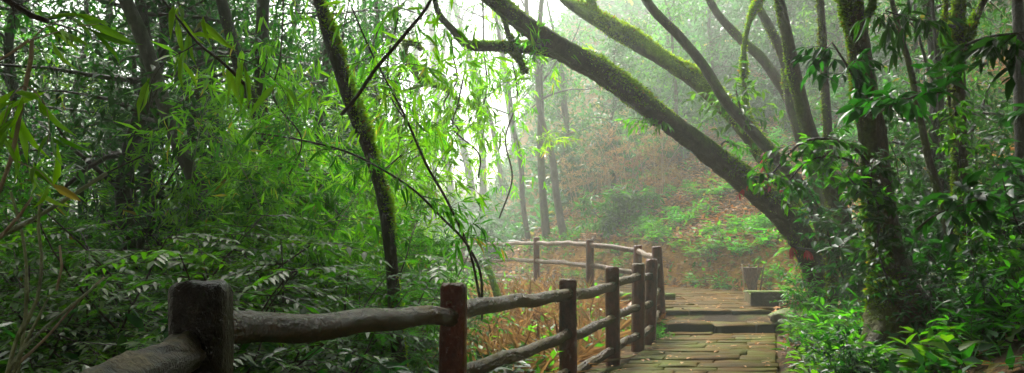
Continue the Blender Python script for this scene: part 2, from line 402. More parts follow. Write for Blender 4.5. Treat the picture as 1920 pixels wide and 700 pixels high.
# ------------------------------------------------------------------ fences
def post(parent,x,y,zb,zt,w,lean=(0,0),m='post',square=0.,name='post',knobs=0,seed=0):
    g=Geo(); n=20; k=26
    zz=np.concatenate([np.linspace(zb-.25,zt-.03,k),[zt-.012,zt-.002]]); R=np.full(len(zz),w/2.); R[-2]*=.93; R[-1]*=.78
    R*=1+.05*np.clip((zt-zz)/(zt-zb),0,1)
    P=np.stack([x+lean[0]*(zz-zb),y+lean[1]*(zz-zb),zz],-1)
    th=np.arange(n)*2*PI/n
    r=np.random.default_rng(seed)
    rr=np.repeat(R[:,None],n,1)
    sq=1/np.maximum(np.abs(np.cos(th)),np.abs(np.sin(th))); sq=np.minimum(sq,1.22)
    rr*=1+square*(sq[None]-1)
    for q in range(6):
        fa=r.integers(2,7); ph=r.uniform(0,6.28,2); fz=r.uniform(2,9)
        rr*=1+.022*np.sin(fa*th[None]+ph[0]+.5*np.sin(zz[:,None]*fz))
    rr*=1+r.normal(0,.011,rr.shape)
    V=P[:,None,:]+rr[:,:,None]*np.stack([np.cos(th),np.sin(th),0*th],-1)[None]
    V[-3:,:,2]+=r.normal(0,.004,(3,n))
    m_=len(zz); i=np.arange(m_-1)[:,None]*n; j=np.arange(n)[None]; j2=(j+1)%n
    f=np.stack([i+j,i+j2,i+n+j2,i+n+j],-1).reshape(-1,4)
    V=np.vstack([V.reshape(-1,3),P[-1]+[0,0,.002]]); c=len(V)-1
    g.add(V,[[c,(m_-1)*n+q,(m_-1)*n+(q+1)%n] for q in range(n)],f)
    o=g.build(name,M[m],parent,smooth=True)
    for q in range(knobs):     # bolt-like knots on the face towards the path
        g=Geo(); a=r.uniform(-1.9,-1.2); z=zt-.11-q*.42; c=np.array([x+lean[0]*(z-zb)+math.cos(a)*w*.47,y+math.sin(a)*w*.47,z]); d=np.array([math.cos(a),math.sin(a),0])
        tube(g,np.array([c-d*.02,c+d*.008,c+d*.018]),[.020,.019,.010],10,rough=.08,seed=q)
        kb=g.build('knot',M[m],None,smooth=True); kb.parent=o; kb.location=(-parent.location[0],-parent.location[1],-parent.location[2])
    return o
def rail(parent,a,b,r0,r1,m='rail',seed=0,gnarl=.09):
    a=np.array(a,float); b=np.array(b,float); L=np.linalg.norm(b-a); n=max(8,int(L/.03)); t=np.linspace(0,1,n)[:,None]
    P=a+(b-a)*t; r=np.random.default_rng(seed+50)
    P[:,2]+=.010*np.sin(t[:,0]*L*2.6+seed)+.006*np.sin(t[:,0]*L*7+seed*2); P[:,0]+=.008*np.sin(t[:,0]*L*3+seed)
    R=np.interp(t[:,0],[0,1],[r0,r1]); e=np.minimum(t[:,0],1-t[:,0])*L; R=R*(1+.16*np.exp(-(e/.09)**2))
    g=Geo(); nn=34; T,A,B=frames(P); th=np.arange(nn)*2*PI/nn; s=t[:,0]*L
    rr=np.repeat(R[:,None],nn,1)*(1+r.normal(0,.012,(n,nn)))
    for q in range(7):   # cracks that run along the rail
        c=r.uniform(0,6.28)+.35*np.sin(s*r.uniform(2,5)+r.uniform(0,6))+.12*np.sin(s*r.uniform(11,17))
        dd=(th[None]-c[:,None]+PI)%(2*PI)-PI
        rr*=1-.13*np.exp(-(dd/.12)**2)*(.5+.5*np.sin(s*r.uniform(1.5,3)+q))[:,None]+.03*np.exp(-((dd-.42)/.25)**2)
    for q in range(int(L*2.2)):  # knots
        s0=r.uniform(0,L); c=r.uniform(0,6.28); dd=(th[None]-c+PI)%(2*PI)-PI
        rr*=1+gnarl*2.3*np.exp(-(dd/.35)**2)*np.exp(-((s-s0)/.05)**2)[:,None]
    rr*=1+gnarl*.35*np.sin(s*9+r.uniform(0,6))[:,None]*np.sin(2*th+1)[None]
    V=P[:,None,:]+rr[:,:,None]*(np.cos(th)[None,:,None]*A[:,None,:]+np.sin(th)[None,:,None]*B[:,None,:])
    i=np.arange(n-1)[:,None]*nn; j=np.arange(nn)[None]; j2=(j+1)%nn
    V=np.vstack([V.reshape(-1,3),P[0],P[-1]]); c0=len(V)-2
    g.add(V,[[c0,(k+1)%nn,k] for k in range(nn)]+[[c0+1,(n-1)*nn+k,(n-1)*nn+(k+1)%nn] for k in range(nn)],np.stack([i+j,i+j2,i+nn+j2,i+nn+j],-1).reshape(-1,4))
    return g.build('rail',M[m],parent,smooth=True)
#          px    depth  top   base z  width
NP=[('a', None,-.15,None,.12,.17),('b',377,2.55,528,.10,.158),('c',850,5.0,532,-.02,.150),('d',1065,7.6,523,-.08,.150),('e',1148,9.3,500,-.10,.150),
    ('f',1197,10.6,494,-.12,.150),('g',1221,11.35,486,-.10,.150),('h',1234,13.3,462,.08,.150)]
pos=[]
for n_,px,Y,ty,zb,w in NP:
    if px is None: pos.append((-.42,-.15,zb,1.12,w)); continue
    p=W(px,ty,Y); pos.append((p[0],Y,zb,p[2],w))
nf=empty('log_fence',(pos[2][0],pos[2][1],0),'wet red-brown log fence running along the left of the near path','fence')
leans=[(0,0),(.0,0),(.015,0),(-.005,0),(-.01,0),(.005,0),(.03,0),(-.055,0)]
for k,(x,y,zb,zt,w) in enumerate(pos):
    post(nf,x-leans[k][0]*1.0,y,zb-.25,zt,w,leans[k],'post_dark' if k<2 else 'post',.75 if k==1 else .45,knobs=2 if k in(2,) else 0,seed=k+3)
RZ=[(.90,.52,.16),(.885,.50,.14),(.765,.40,.08),(.755,.40,.07),(.775,.43,.10),(.82,.47,.14),(.85,.50,.17),(.93,.56,.22)]
for k in range(len(pos)-1):
    a,b=pos[k],pos[k+1]; d=nrm(np.array([b[0]-a[0],b[1]-a[1],0]))
    for q in range(3):
        r0=.052 if q==0 else .046
        if k>3: r0=.046
        z0,z1=RZ[k][q],RZ[k+1][q]
        if k==1: z0=(.895,.50,.14)[q]
        if k==0 and q==0: z0,z1=.895,.825; r0=.055
        off=np.array([0,0,(.012 if q==0 else .01)*((-1)**k)])
        if k==0: off=np.array([0,0,0.]); b=(b[0]-.035,b[1]-.05)+tuple(b[2:])
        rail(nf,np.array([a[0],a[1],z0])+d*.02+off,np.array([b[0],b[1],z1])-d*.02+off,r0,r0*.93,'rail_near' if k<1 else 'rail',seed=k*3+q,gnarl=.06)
ff=empty('log_fence',(.55,20,.3),'slimmer tan-railed log fence on the far path behind the landing','fence')
FP=[(3.0,10.)]
fpos=[(-9.5,41,.55,1.75,.15),(-4.3,33.5,.42,1.68,.15),(-1.48,27.,.30,1.58,.15),(.553,20.,.30,1.50,.145),(1.457,16.6,.10,1.385,.15),(2.214,15.6,.20,1.27,.15)]
for k,(x,y,zb,zt,w) in enumerate(fpos): post(ff,x,y,zb-.2,zt,w,(0,0),'post',.3,seed=k+30)
FZ=[(1.52,1.08,.62),(1.45,1.02,.58),(1.40,.98,.62),(1.365,.97,.50),(1.30,.90,.42),(1.16,.76,.36)]
for k in range(len(fpos)-1):
    a,b=fpos[k],fpos[k+1]
    for q in range(3): rail(ff,(a[0],a[1],FZ[k][q]),(b[0],b[1],FZ[k+1][q]),.046,.046,'rail_far',seed=100+k*3+q,gnarl=.05)
a=fpos[-1]; b=pos[-1]
for q in range(3): rail(ff,(a[0],a[1],FZ[-1][q]),(b[0],b[1],(1.04,.66,.3)[q]),.046,.046,'rail_far',seed=140+q)
# mossy kerb log at the landing edge
g=Geo(); P=np.array([W(1050,556,15.4),W(1120,552,15.3),W(1200,547,15.0),W(1266,545,14.8)]); P[:,2]=.40
tube(g,smooth_path(P,.12),.058,12,rough=.05,seed=4)
tag(g.build('kerb_log',M['slab'],smooth=True,at=P[2]),'low mossy green kerb log lying behind the fence posts at the landing edge','kerb log')
# stub of log on the far side
# ------------------------------------------------------------------ bin, low wall, slab, rocks
def litter_bin():
    c=np.array([(1409-CX)/F*19.2,19.2,.28])
    root=empty('litter_bin',c,'brown cone-shaped litter basket held on thin stakes behind the low wall','litter bin')
    n=20; g=Geo(); zs=np.linspace(0.04,.54,9)
    P=np.stack([c[0]+0*zs,c[1]+0*zs,c[2]+zs],-1); R=.05+.18*np.linspace(0,1,9)
    tube(g,P,R,n,cap=False,rough=.02,seed=2); tube(g,P[::-1],R[::-1]*.93,n,cap=False)
    # staves
    for k in range(24):
        a=k*2*PI/24; tube(g,np.array([P[0]+[math.cos(a)*R[0],math.sin(a)*R[0],0],P[-1]+[math.cos(a)*R[-1],math.sin(a)*R[-1],0]]),.006,4)
    g.build('basket',M['bin'],root,smooth=True)
    g=Geo(); th=np.linspace(0,2*PI,25); tube(g,np.stack([c[0]+.235*np.cos(th),c[1]+.235*np.sin(th),c[2]+.54+0*th],-1),.011,6,cap=False); g.build('rim',M['bin'],root,smooth=True)
    for a,(tx,bx) in {3.6:(.23,.13),5.0:(.0,.0),5.9:(.2,.12),1.5:(.2,.12)}.items():
        g=Geo(); u=np.array([math.cos(a),math.sin(a),0])
        tube(g,np.array([c+u*.17+[0,0,-.06],c+u*.215+[0,0,.27],c+u*.265+[0,0,.62]]),[.018,.018,.015],6); g.build('stake',M['cane_dry' if a<4 and a>2 else 'bin'],root,smooth=True)
litter_bin()
def rough_block(geo,pts2d,z0,z1,jit=.008,r=rng):
    """prism with a subdivided rim from an outline"""
    pts=[]; 
    for i in range(len(pts2d)):
        a=np.array(pts2d[i]);b=np.array(pts2d[(i+1)%len(pts2d)]); m=max(1,int(np.linalg.norm(b-a)/.12))
        for k in range(m): pts.append(a+(b-a)*k/m)
    pts=np.array(pts); c=pts.mean(0); n=len(pts); rings=[]
    for s,z in ((1.,z0),(1.,z0*.5+z1*.5),(1.,z1-.02),(.985,z1),(.9,z1)):
        q=c+(pts-c)*s; rings.append(np.column_stack([q+r.normal(0,jit,q.shape),np.full(n,z)+r.normal(0,jit*.6,n)]))
    V=np.vstack(rings+[[*c,z1]]); f=[]
    for k in range(len(rings)-1):
        for q in range(n): f.append([k*n+q,k*n+(q+1)%n,(k+1)*n+(q+1)%n,(k+1)*n+q])
    geo.add(V,[[len(V)-1,(len(rings)-1)*n+q,(len(rings)-1)*n+(q+1)%n] for q in range(n)],f)
root=empty('low_wall',(4.1,14.6,.26),'low dark stone wall standing in front of the cone litter basket','wall')
def pw(px,Y): return ((px-CX)/F*Y,Y)
g=Geo(); rough_block(g,[pw(1408,14.6),pw(1532,14.3),pw(1532,14.55),pw(1410,14.85)],.1,.475); g.build('front_wall',M['kerbwall'],root)
g=Geo(); rough_block(g,[pw(1397,16.2),pw(1408,14.86),pw(1420,14.9),pw(1412,16.2)],.1,.44); g.build('side_wall',M['slab'],root)
g=Geo(); rough_block(g,[(3.86,14.55),(5.0,14.22),(5.0,14.62),(3.88,14.9)],.478,.505,.004); g.build('coping',M['slab'],root)
g=Geo(); rough_block(g,[pw(1463,13.3),pw(1530,13.1),pw(1530,13.7),pw(1466,13.8)],.22,.40,.014); 
tag(g.build('stone_slab',M['slab'],at=(4.3,13.4,.2)),'flat moss-topped stone slab lying in front of the low dark wall','stone slab')
def rock(c,s,seed,m='rock',name='rock',label=None,cat='rock',sub=3,group=None):
    import bmesh
    bm=bmesh.new(); bmesh.ops.create_icosphere(bm,subdivisions=sub,radius=1)
    r=np.random.default_rng(seed); ks=[(nrm(r.normal(size=3)),r.uniform(1,4),r.uniform(0,6)) for _ in range(9)]
    for v in bm.verts:
        p=np.array(v.co); d=1+sum(.07*math.sin(k*np.dot(u,p)*3+h) for u,k,h in ks)
        for u,k,h in ks[:6]:
            q=np.dot(p,u)
            if q>.72: d*=.72/q*.6+.4
        p=p*d*np.array(s); v.co=p
    me=bpy.data.meshes.new(name); bm.to_mesh(me); bm.free()
    for p in me.polygons: p.use_smooth=True
    me.materials.append(M[m]); o=bpy.data.objects.new(name,me); C.objects.link(o); o.location=tuple(c); o.rotation_euler.z=seed
    return tag(o,label,cat,group)
rock(W(1476,590,12.9)-[0,0,.05],(.26,.2,.12),3,'slab',label='rounded grey stone beside the top step')
rock(W(1470,608,12.6)-[0,0,.03],(.20,.16,.09),5,'rock',label='small dark stone below the rounded grey stone')
rock(W(1482,632,11.9)-[0,0,.02],(.10,.12,.06),8,'rock',label='little stone in the dirt strip right of the steps')
rock((4.65,8.3,1.12),(.75,.7,.36),12,'rock','boulder','large dark mossy boulder at the right edge behind shrubs','boulder')
rock((3.1,6.75,.55),(.36,.34,.34),14,'rock','boulder','mossy boulder at the foot of the large mossy trunk','boulder')
WS={3:.68,4:.72,5:.68,10:.77,16:.82,17:.8,18:.9,12:.85}
# ------------------------------------------------------------------ trees traced as leaning tapered trunks
def ctrl(pts):
    o=[]
    for px,py,Y,w in pts: p=W(px,py,Y); o.append([*p,w/2*Y/F])
    return np.array(o)
def moss_fuzz(geo,P,A,B,rr,n,L=(.015,.04),up=.6,patch=2.,r=rng,side=None,thr=-.2,drop=.0):
    m,k=rr.shape
    i=r.integers(0,m,n*3); a=r.uniform(0,2*PI,n*3)
    R=rr[i,(a/(2*PI)*k).astype(int)%k]
    Nn=np.cos(a)[:,None]*A[i]+np.sin(a)[:,None]*B[i]
    i2=np.minimum(i+1,m-1); fr=r.uniform(0,1,(n*3,1)); Q=P[i]*(1-fr)+P[i2]*fr+Nn*R[:,None]*.98
    s=Nn[:,2]*up+ (Nn@np.array(side) if side is not None else 0)+ .55*np.sin(Q[:,0]*patch*3+Q[:,2]*patch*2)+.5*np.sin(Q[:,2]*patch*4.3+Q[:,1]*3)+.4*np.sin(Q[:,0]*17+Q[:,2]*23)*np.sin(Q[:,1]*19-Q[:,2]*13)+r.normal(0,.25,n*3)
    sel=np.where(s>thr)[0][:n]
    D=nrm(Nn[sel]+r.normal(0,.45,(len(sel),3))+np.array([0,0,-drop]))
    leaves(geo,Q[sel]-Nn[sel]*.01,D,perp(D,r),r.uniform(L[0],L[1],len(sel))*np.clip(.45+(s[sel]-thr)*.85,.45,2.1),.42,np.clip(r.normal(.5,.25,len(sel)),0,1),T_LOW)
def crown_leaves(geo,c,rad,nclump,per,L,r=rng,spread=.35,droop=.35,tw=.42,shell=.55):
    """clumps of leaves through an ellipsoid; returns clump centres"""
    u=nrm(r.normal(size=(nclump,3)))*(r.uniform(shell**3,1,(nclump,1))**(1/3)); cc=np.asarray(c)+u*np.asarray(rad)
    P=np.repeat(cc,per,0)+r.normal(0,spread,(nclump*per,3))*np.array([1,1,.5])
    D=nrm(r.normal(size=(nclump*per,3))*np.array([1,1,.45])+np.array([0,0,-droop]))
    Nn=nrm(np.array([0,0,1.])+r.normal(0,.4,(nclump*per,3)))
    ct=np.repeat(r.uniform(0,.6,nclump),per)
    leaves(geo,P,D,Nn,r.uniform(.6,1.2,nclump*per)*L,tw,np.clip(ct+r.normal(0,.15,nclump*per),0,.92),T_LOW)
    return cc
def tree(name,label,pts,bark,n=16,step=.07,rough=.07,flute=0.,moss=None,fuzz=0,fl=(.015,.04),limbs=(),crown=None,group=None,
         leafm='leaf_mid',moss_side=None,mossm='moss',up=.6,thr=-.2,drop=0,flare=0,seed=1,cat='tree',droproot=True,hang=None):
    ws=WS.get(seed,.72); c=ctrl(pts); c[:,3]*=ws; r=np.random.default_rng(seed)
    if droproot:
        b=c[-1]; z=gz(b[0],b[1]); 
        if b[2]>z-.15: c=np.vstack([c,[b[0]+.0,b[1],z-.2,b[3]*1.05]])
    S=smooth_path(c,step); P,R=S[:,:3],S[:,3]
    if flare:
        zb=gz(c[-1][0],c[-1][1]); h=np.clip(P[:,2]-zb,0,None); R=R*(1+flare*np.exp(-h/.28))
    base=P[-1].copy(); base[2]=gz(base[0],base[1])
    root=empty(name,base,label,cat,group)
    g=Geo(); T,A,B,rr=tube(g,P,R,n,rough=rough,flute=flute,seed=seed)
    g.build('trunk',M[bark],root,smooth=True)
    if fuzz:
        g=Geo(); moss_fuzz(g,P,A,B,rr,fuzz,fl,up,side=moss_side,thr=thr,r=r,drop=drop); g.build('moss',M[mossm],root)['kind']='stuff'
    ends=[]
    for lp in limbs:
        lc=ctrl(lp); lc[:,3]*=ws
        S2=smooth_path(lc,step); g=Geo(); T2,A2,B2,rr2=tube(g,S2[:,:3],S2[:,3],max(8,n-6),rough=rough,seed=seed+9)
        lb=g.build('limb',M[bark],root,smooth=True); ends.append(S2[0,:3])
        if fuzz:
            g=Geo(); moss_fuzz(g,S2[:,:3],A2,B2,rr2,int(fuzz*.25),fl,up,side=moss_side,thr=thr,r=r,drop=drop); m_=g.build('moss',M[mossm],root); m_['kind']='stuff'
    if crown:
        top=P[0]; g=Geo(); gw=Geo()
        for cc,rad,nc,per,L in crown:
            cen=crown_leaves(g,cc,rad,nc,per,L,r)
            for q in range(0,len(cen),3):
                a=top if np.linalg.norm(top-cen[q])<6 or True else cen[q]
                mid=(a+cen[q])/2+r.normal(0,.3,3)
                tube(gw,smooth_path(np.column_stack([np.array([a,mid,cen[q]]),[R[0]*.35,R[0]*.2,.008]])[:, :4],.5)[:,:3],np.linspace(R[0]*.35,.006,len(smooth_path(np.column_stack([np.array([a,mid,cen[q]]),[1,1,1]]),.5))),4)
        g.build('crown',M[leafm],root); gw.build('branches',M['bark_dark'],root)
    return root
# 1 the great leaning trunk over the steps
tree('leaning_tree','thickest dark mossy trunk leaning left over the steps, with a level side branch',
  [(860,-60,9.0,44),(920,-5,9.3,46),(985,45,9.7,50),(1055,92,10.1,60),(1130,135,10.4,62),(1215,200,10.7,58),(1300,262,11.,58),(1380,325,11.3,62),(1450,385,11.6,66),(1500,445,11.8,66),(1528,520,12.,62),(1540,580,12.,66)],
  'bark_moss',26,.04,.09,.085,fuzz=22000,fl=(.014,.04),up=.8,thr=-.25,drop=.3,
  limbs=[[(812,-20,9.8,12),(822,25,9.8,16),(848,55,9.9,20),(878,84,10.,27),(930,88,10.,27),(1000,92,10.1,30),(1062,104,10.2,36)],
         [(944,20,10.,10),(950,55,10.,13),(962,78,10.,15),(985,90,10.05,14)],
         [(984,135,10.1,5),(972,112,10.1,9),(962,96,10.,12)]],
  crown=[((-2.6,8.6,6.6),(2.2,2.,1.2),50,16,.2)],seed=3)
tree('leaning_tree','bright yellow-green mossy leaning trunk behind the thickest dark one',
  [(1046,-6,13.2,9),(1062,4,13.2,20),(1082,14,13.2,30),(1100,24,13.2,36),(1165,62,13.1,42),(1240,108,13.,44),(1310,155,12.9,46),(1370,210,12.8,46),(1420,275,12.7,44),(1465,345,12.6,42),(1500,420,12.6,40),(1530,520,12.5,40)],
  'bark_bright',18,.06,.09,0,fuzz=24000,fl=(.02,.055),up=1.1,thr=-.35,drop=.35,mossm='moss_bright',
  limbs=[[(1108,-40,13.2,13),(1110,-5,13.2,15),(1107,25,13.2,20)],[(1440,-30,12.4,10),(1400,60,12.5,12),(1395,150,12.7,14),(1400,235,12.8,16)]],seed=4)
tree('leaning_tree','slim dark leaning trunk crossing in front of the bright yellow-green one',
  [(1190,-40,11.8,22),(1222,15,11.8,25),(1275,70,11.8,26),(1320,125,11.9,27),(1360,190,11.9,28),(1400,235,12,30),(1450,290,12,32),(1500,350,12.1,34),(1540,430,12.2,36),(1560,540,12.2,38)],
  'bark_moss',14,.06,.06,fuzz=4200,fl=(.014,.034),up=.8,thr=.1,crown=[((2.0,11.5,6.6),(1.6,1.6,.9),22,14,.2)],seed=5)
tree('leaning_tree','hazy mossy trunk leaning from top centre-right down behind the brown barked trunk',
  [(1310,-40,14.5,18),(1345,25,14.5,20),(1390,75,14.5,24),(1430,112,14.5,26),(1470,170,14.4,28),(1505,240,14.4,30),(1530,330,14.3,30),(1550,430,14.2,30)],
  'bark_moss',12,.08,.07,fuzz=2500,fl=(.016,.04),up=.7,thr=0.,seed=6)
tree('upright_tree','thin mossy trunk curving inward just left of the brown barked trunk',
  [(1392,-40,13.3,18),(1425,20,13.3,22),(1455,75,13.2,24),(1475,130,13.2,26),(1480,190,13.1,26),(1500,260,13,26),(1525,340,13,28),(1540,450,13,28)],
  'bark_moss',12,.08,.07,fuzz=2500,fl=(.016,.04),up=.3,moss_side=[-.5,0,0],thr=.1,seed=7)
tree('upright_tree','brown barked trunk, bare reddish wood with moss only on its left side',
  [(1452,-40,10.2,22),(1466,20,10.2,26),(1480,90,10.2,32),(1494,160,10.3,36),(1515,240,10.3,38),(1545,320,10.4,42),(1575,400,10.5,46),(1598,480,10.5,52),(1615,560,10.5,56)],
  'bark_side',16,.05,.05,fuzz=4500,fl=(.012,.03),up=.1,moss_side=[-1.2,-.1,0],thr=.55,crown=[((3.8,10.2,5.9),(1.8,1.8,.9),28,14,.2)],seed=8)
tree('upright_tree','straight slender mossy trunk between the brown barked and the large mossy trunks',
  [(1535,-40,11,18),(1541,40,11,20),(1544,110,11,22),(1548,180,11,22),(1552,240,11,23),(1556,340,11,24),(1556,440,11,26),(1562,540,11,30)],
  'bark_side',14,.05,.09,fuzz=3500,fl=(.014,.034),up=.1,moss_side=[-1.0,-.3,0],thr=.2,seed=9)
tree('large_tree','large mossy upright trunk with flaring root foot, standing right of the stone slab',
  [(1585,-60,6.6,50),(1597,0,6.6,52),(1606,60,6.6,52),(1614,120,6.6,60),(1624,190,6.6,62),(1636,260,6.6,64),(1644,330,6.6,68),(1652,400,6.6,74),(1662,470,6.6,80),(1676,540,6.6,104),(1686,590,6.6,124)],
  'bark_side',26,.04,.08,.04,fuzz=16000,fl=(.010,.032),up=.1,moss_side=[-1.1,-.25,0],thr=.42,flare=.55,
  limbs=[[(1606,-30,6.55,8),(1640,2,6.5,9),(1628,34,6.55,12),(1618,60,6.6,15)]],
  crown=[((2.6,5.9,4.9),(2.2,2.0,.9),60,18,.19)],leafm='leaf_dark',seed=10)
# buttress roots of the large tree
for k,(a,L) in enumerate(((-.35,.65),(-2.6,.55),(-1.5,.4))):
    g=Geo(); b=W(1684,590,6.6); z0=gz(b[0],b[1]); u=np.array([math.cos(a),math.sin(a),0]); pts=[]
    for t in np.linspace(0,1,6):
        q=b+u*(.05+L*t); pts.append([q[0],q[1],max(gz(q[0],q[1])-.02,0)+.38*(1-t)**2.2,.085*(1-t)+.02])
    S=smooth_path(pts,.04); tube(g,S[:,:3],S[:,3],12,rough=.1,seed=k+1); rt=[o for o in C.objects if o.name.startswith('large_tree') and o.type=='EMPTY'][0]; g.build('root',M['bark_side'],rt,smooth=True)
tree('slender_tree','slim tan trunk leaning right beyond the large mossy trunk',
  [(1660,-50,7.8,12),(1672,0,7.8,13),(1690,70,7.8,15),(1707,130,7.8,16),(1725,220,7.8,18),(1742,300,7.8,20),(1765,380,7.8,24),(1790,470,7.8,30),(1815,560,7.8,36)],
  'bark_side',12,.06,.05,fuzz=700,fl=(.01,.025),moss_side=[-1,0,0],thr=.7,seed=11)
tree('upright_tree','dark forked trunk near the right edge with a thick moss coat low down',
  [(1808,-50,7.0,20),(1800,20,7.,22),(1797,80,7.,26),(1796,150,7,28),(1798,230,7,30),(1800,310,7,34),(1806,380,7,40),(1818,450,7,44),(1828,530,7,48),(1838,620,6.9,54)],
  'bark_side',16,.05,.08,fuzz=7000,fl=(.012,.04),up=.1,moss_side=[-.9,-.3,0],thr=.35,mossm='moss',
  limbs=[[(1868,-50,7.1,14),(1836,20,7.05,16),(1812,80,7.,20),(1800,120,7.,22)],[(1772,-50,7.2,9),(1776,80,7.1,10),(1782,200,7.05,12),(1796,300,7.,14)]],
  crown=[((4.4,6.2,5.2),(2.0,2.2,1.),60,18,.19)],leafm='leaf_dark',seed=12)
tree('slender_tree','thin straight dark trunk cut off by the right edge of the photo',
  [(1905,-50,7.6,26),(1910,60,7.6,28),(1912,180,7.6,30),(1916,300,7.6,32),(1920,430,7.6,36)],'bark_dark',12,.07,.06,crown=[((5.6,6.0,5.2),(2.,2.4,1.),50,18,.2)],leafm='leaf_dark',seed=13)
tree('slender_tree','thin brown stem between the tan slim trunk and the forked trunk',
  [(1745,-50,9,8),(1752,60,9,9),(1760,180,9,10),(1764,300,9,11),(1768,420,9,12),(1772,520,9,14)],'bark_dark',8,.08,.05,seed=14)
# left side
tree('leaning_tree','tall leaning trunk mossy on its right edge, left of the second near post',
  [(575,-60,6.9,26),(597,0,6.9,30),(612,50,6.9,33),(632,110,6.9,36),(650,170,6.9,36),(672,230,6.9,35),(695,290,6.9,34),(715,360,6.9,33),(728,440,6.9,33),(736,520,6.9,33),(742,610,6.9,36),(750,700,6.9,40)],
  'bark_dark',16,.05,.07,fuzz=8000,fl=(.014,.04),up=.35,moss_side=[1.0,0,0],thr=.3,mossm='moss_bright',crown=[((-2.2,7.2,5.6),(1.8,2.0,.9),46,16,.17)],seed=15)
tree('leaning_tree','dark trunk leaning right from the top edge, left of the tall mossy leaning trunk',
  [(398,-60,9.4,22),(415,0,9.4,26),(428,50,9.4,28),(445,110,9.4,29),(462,160,9.4,30),(486,220,9.4,32),(515,300,9.3,36),(545,390,9.2,42),(575,480,9.1,50),(610,560,9.,58),(645,650,9.,64)],
  'bark_dark',14,.06,.07,fuzz=2500,fl=(.012,.03),up=.3,moss_side=[.6,0,0],thr=.5,limbs=[[(425,575,8.8,20),(470,600,8.9,28),(530,625,9.,36),(600,655,9.,44)]],
  crown=[((-4.0,8.4,6.),(2.2,2.2,1.),60,16,.18)],leafm='leaf_dark',seed=16)
tree('leaning_tree','grey ringed trunk leaning right at the upper left, half hidden by leaves',
  [(222,-60,8.6,30),(236,0,8.6,32),(262,60,8.6,34),(284,120,8.6,34),(306,190,8.6,34),(330,260,8.6,34),(362,330,8.6,34),(395,400,8.6,36),(430,480,8.6,38),(470,600,8.6,42)],
  'bark_grey',14,.05,.05,crown=[((-5.2,7.4,5.5),(2.4,2.4,1.),60,16,.18)],leafm='leaf_dark',seed=17)
# the snapped mossy branch hanging at top centre belongs to a slim tree
tree('broken_tree','snapped mossy trunk end with a hooked tip and thin twigs in the bright mist',
  [(790,95,11.,9),(776,80,11,13),(757,86,11,16),(757,106,11,20),(772,118,11,26),(790,142,11.,27),(806,160,11,20)],'bark_bright',12,.05,.1,fuzz=900,fl=(.015,.04),up=.2,thr=-.2,droproot=False,
  limbs=[[(860,205,11,5),(855,185,11,9),(832,165,11.,12),(804,155,11,15)],[(752,262,11,3),(745,240,11,5),(745,200,11,7),(738,160,11,7),(760,118,11,10)],[(690,200,11,5),(720,182,11,5),(760,170,11,5),(800,158,11,7)],
         [(742,700,11.3,9),(735,560,11.2,9),(720,430,11.1,8),(722,330,11,7),(738,262,11,5),(748,200,11,4)]],seed=18,cat='tree')

# hazy trees of the valley
def mist_tree(px,base_py,Y,lean,wpx,h,seed,label,group='misty trees beyond the far fence',leafy=1.):
    r=np.random.default_rng(seed); b=W(px,base_py,Y); zg=gz(b[0],b[1]); R0=wpx/2*Y/F
    root=empty('misty_tree',(b[0],b[1],zg),label,'tree',group)
    t=np.linspace(0,1,9); P=np.stack([b[0]+lean*h*t**1.3+.12*np.sin(t*5+seed)*h*.15,b[1]+r.normal(0,.3)*t,zg-.3+h*t],-1); P[1:,:2]+=r.normal(0,.06,(8,2))
    S=smooth_path(np.column_stack([P,R0*(1-.72*t)]),.3); g=Geo(); tube(g,S[:,:3],S[:,3],8,rough=.08,seed=seed); 
    g.build('trunk',M['bark_moss' if seed%2 else 'bark_grey'],root,smooth=True)
    g=Geo(); gl=Geo()
    for k in range(int(11)):
        tt=r.uniform(.35,1); i=int(tt*(len(S)-1)); d=nrm(np.array([r.normal(),r.normal(),r.uniform(.2,1.1)])); L=h*r.uniform(.12,.26)
        Q=wander(S[i,:3],d,L,6,.22,-.03,r); tube(g,Q,np.linspace(S[i,3]*.45,.012,7),5)
        for q in Q[2:]:
            n=int(26*leafy); pp=q+r.normal(0,.38,(n,3))*np.array([1,1,.6]); D=nrm(r.normal(size=(n,3))+np.array([0,0,-.7]))
            leaves(gl,pp,D,[0,0,1]+r.normal(0,.5,(n,3)),r.uniform(.10,.22,n),.36,np.clip(r.uniform(0,.5)+r.normal(0,.2,n),0,.92),T_LOW)
    g.build('branches',M['bark_dark'],root); gl.build('crown',M['leaf_mid'],root)
    return root
mt=[(1052,432,27,-.14,14,11,'curved mossy hillside trunk nearest the far fence, right of its sister'),
    (1028,424,28,-.03,15,12,'straight mossy hillside trunk left of the curved one in mist'),
    (1003,440,30,-.22,10,11,'thin leaning trunk close left of the straight mossy hillside trunk'),
    (1068,300,33,-.1,9,9,'slim pale trunk higher on the misty hillside'),
    (905,400,34,-.16,13,13,'grey trunk in thick mist above the far fence'),
    (935,415,31,-.25,9,11,'thin slanting trunk in mist above the far fence rails'),
    (880,400,37,-.2,14,14,None),(850,410,40,-.12,14,14,None),(822,400,34,.03,10,13,None),(790,410,43,-.08,15,15,None),(760,410,38,-.15,12,14,None),
    (725,420,36,.05,11,13,None),(690,420,30,-.1,9,12,None),(965,390,40,-.1,14,14,None),(655,420,33,.06,12,13,None),(610,420,27,-.1,10,11,None)]
for k,(px,py,Y,ln,w,h,lb) in enumerate(mt):
    mist_tree(px,py,Y*(1.1 if k<4 else 1.8),ln,w*1.1,h*(1.1 if k<4 else 2.),k+40,lb or 'pale thin trunk standing in the bright mist left of the hillside','misty trees beyond the far fence')
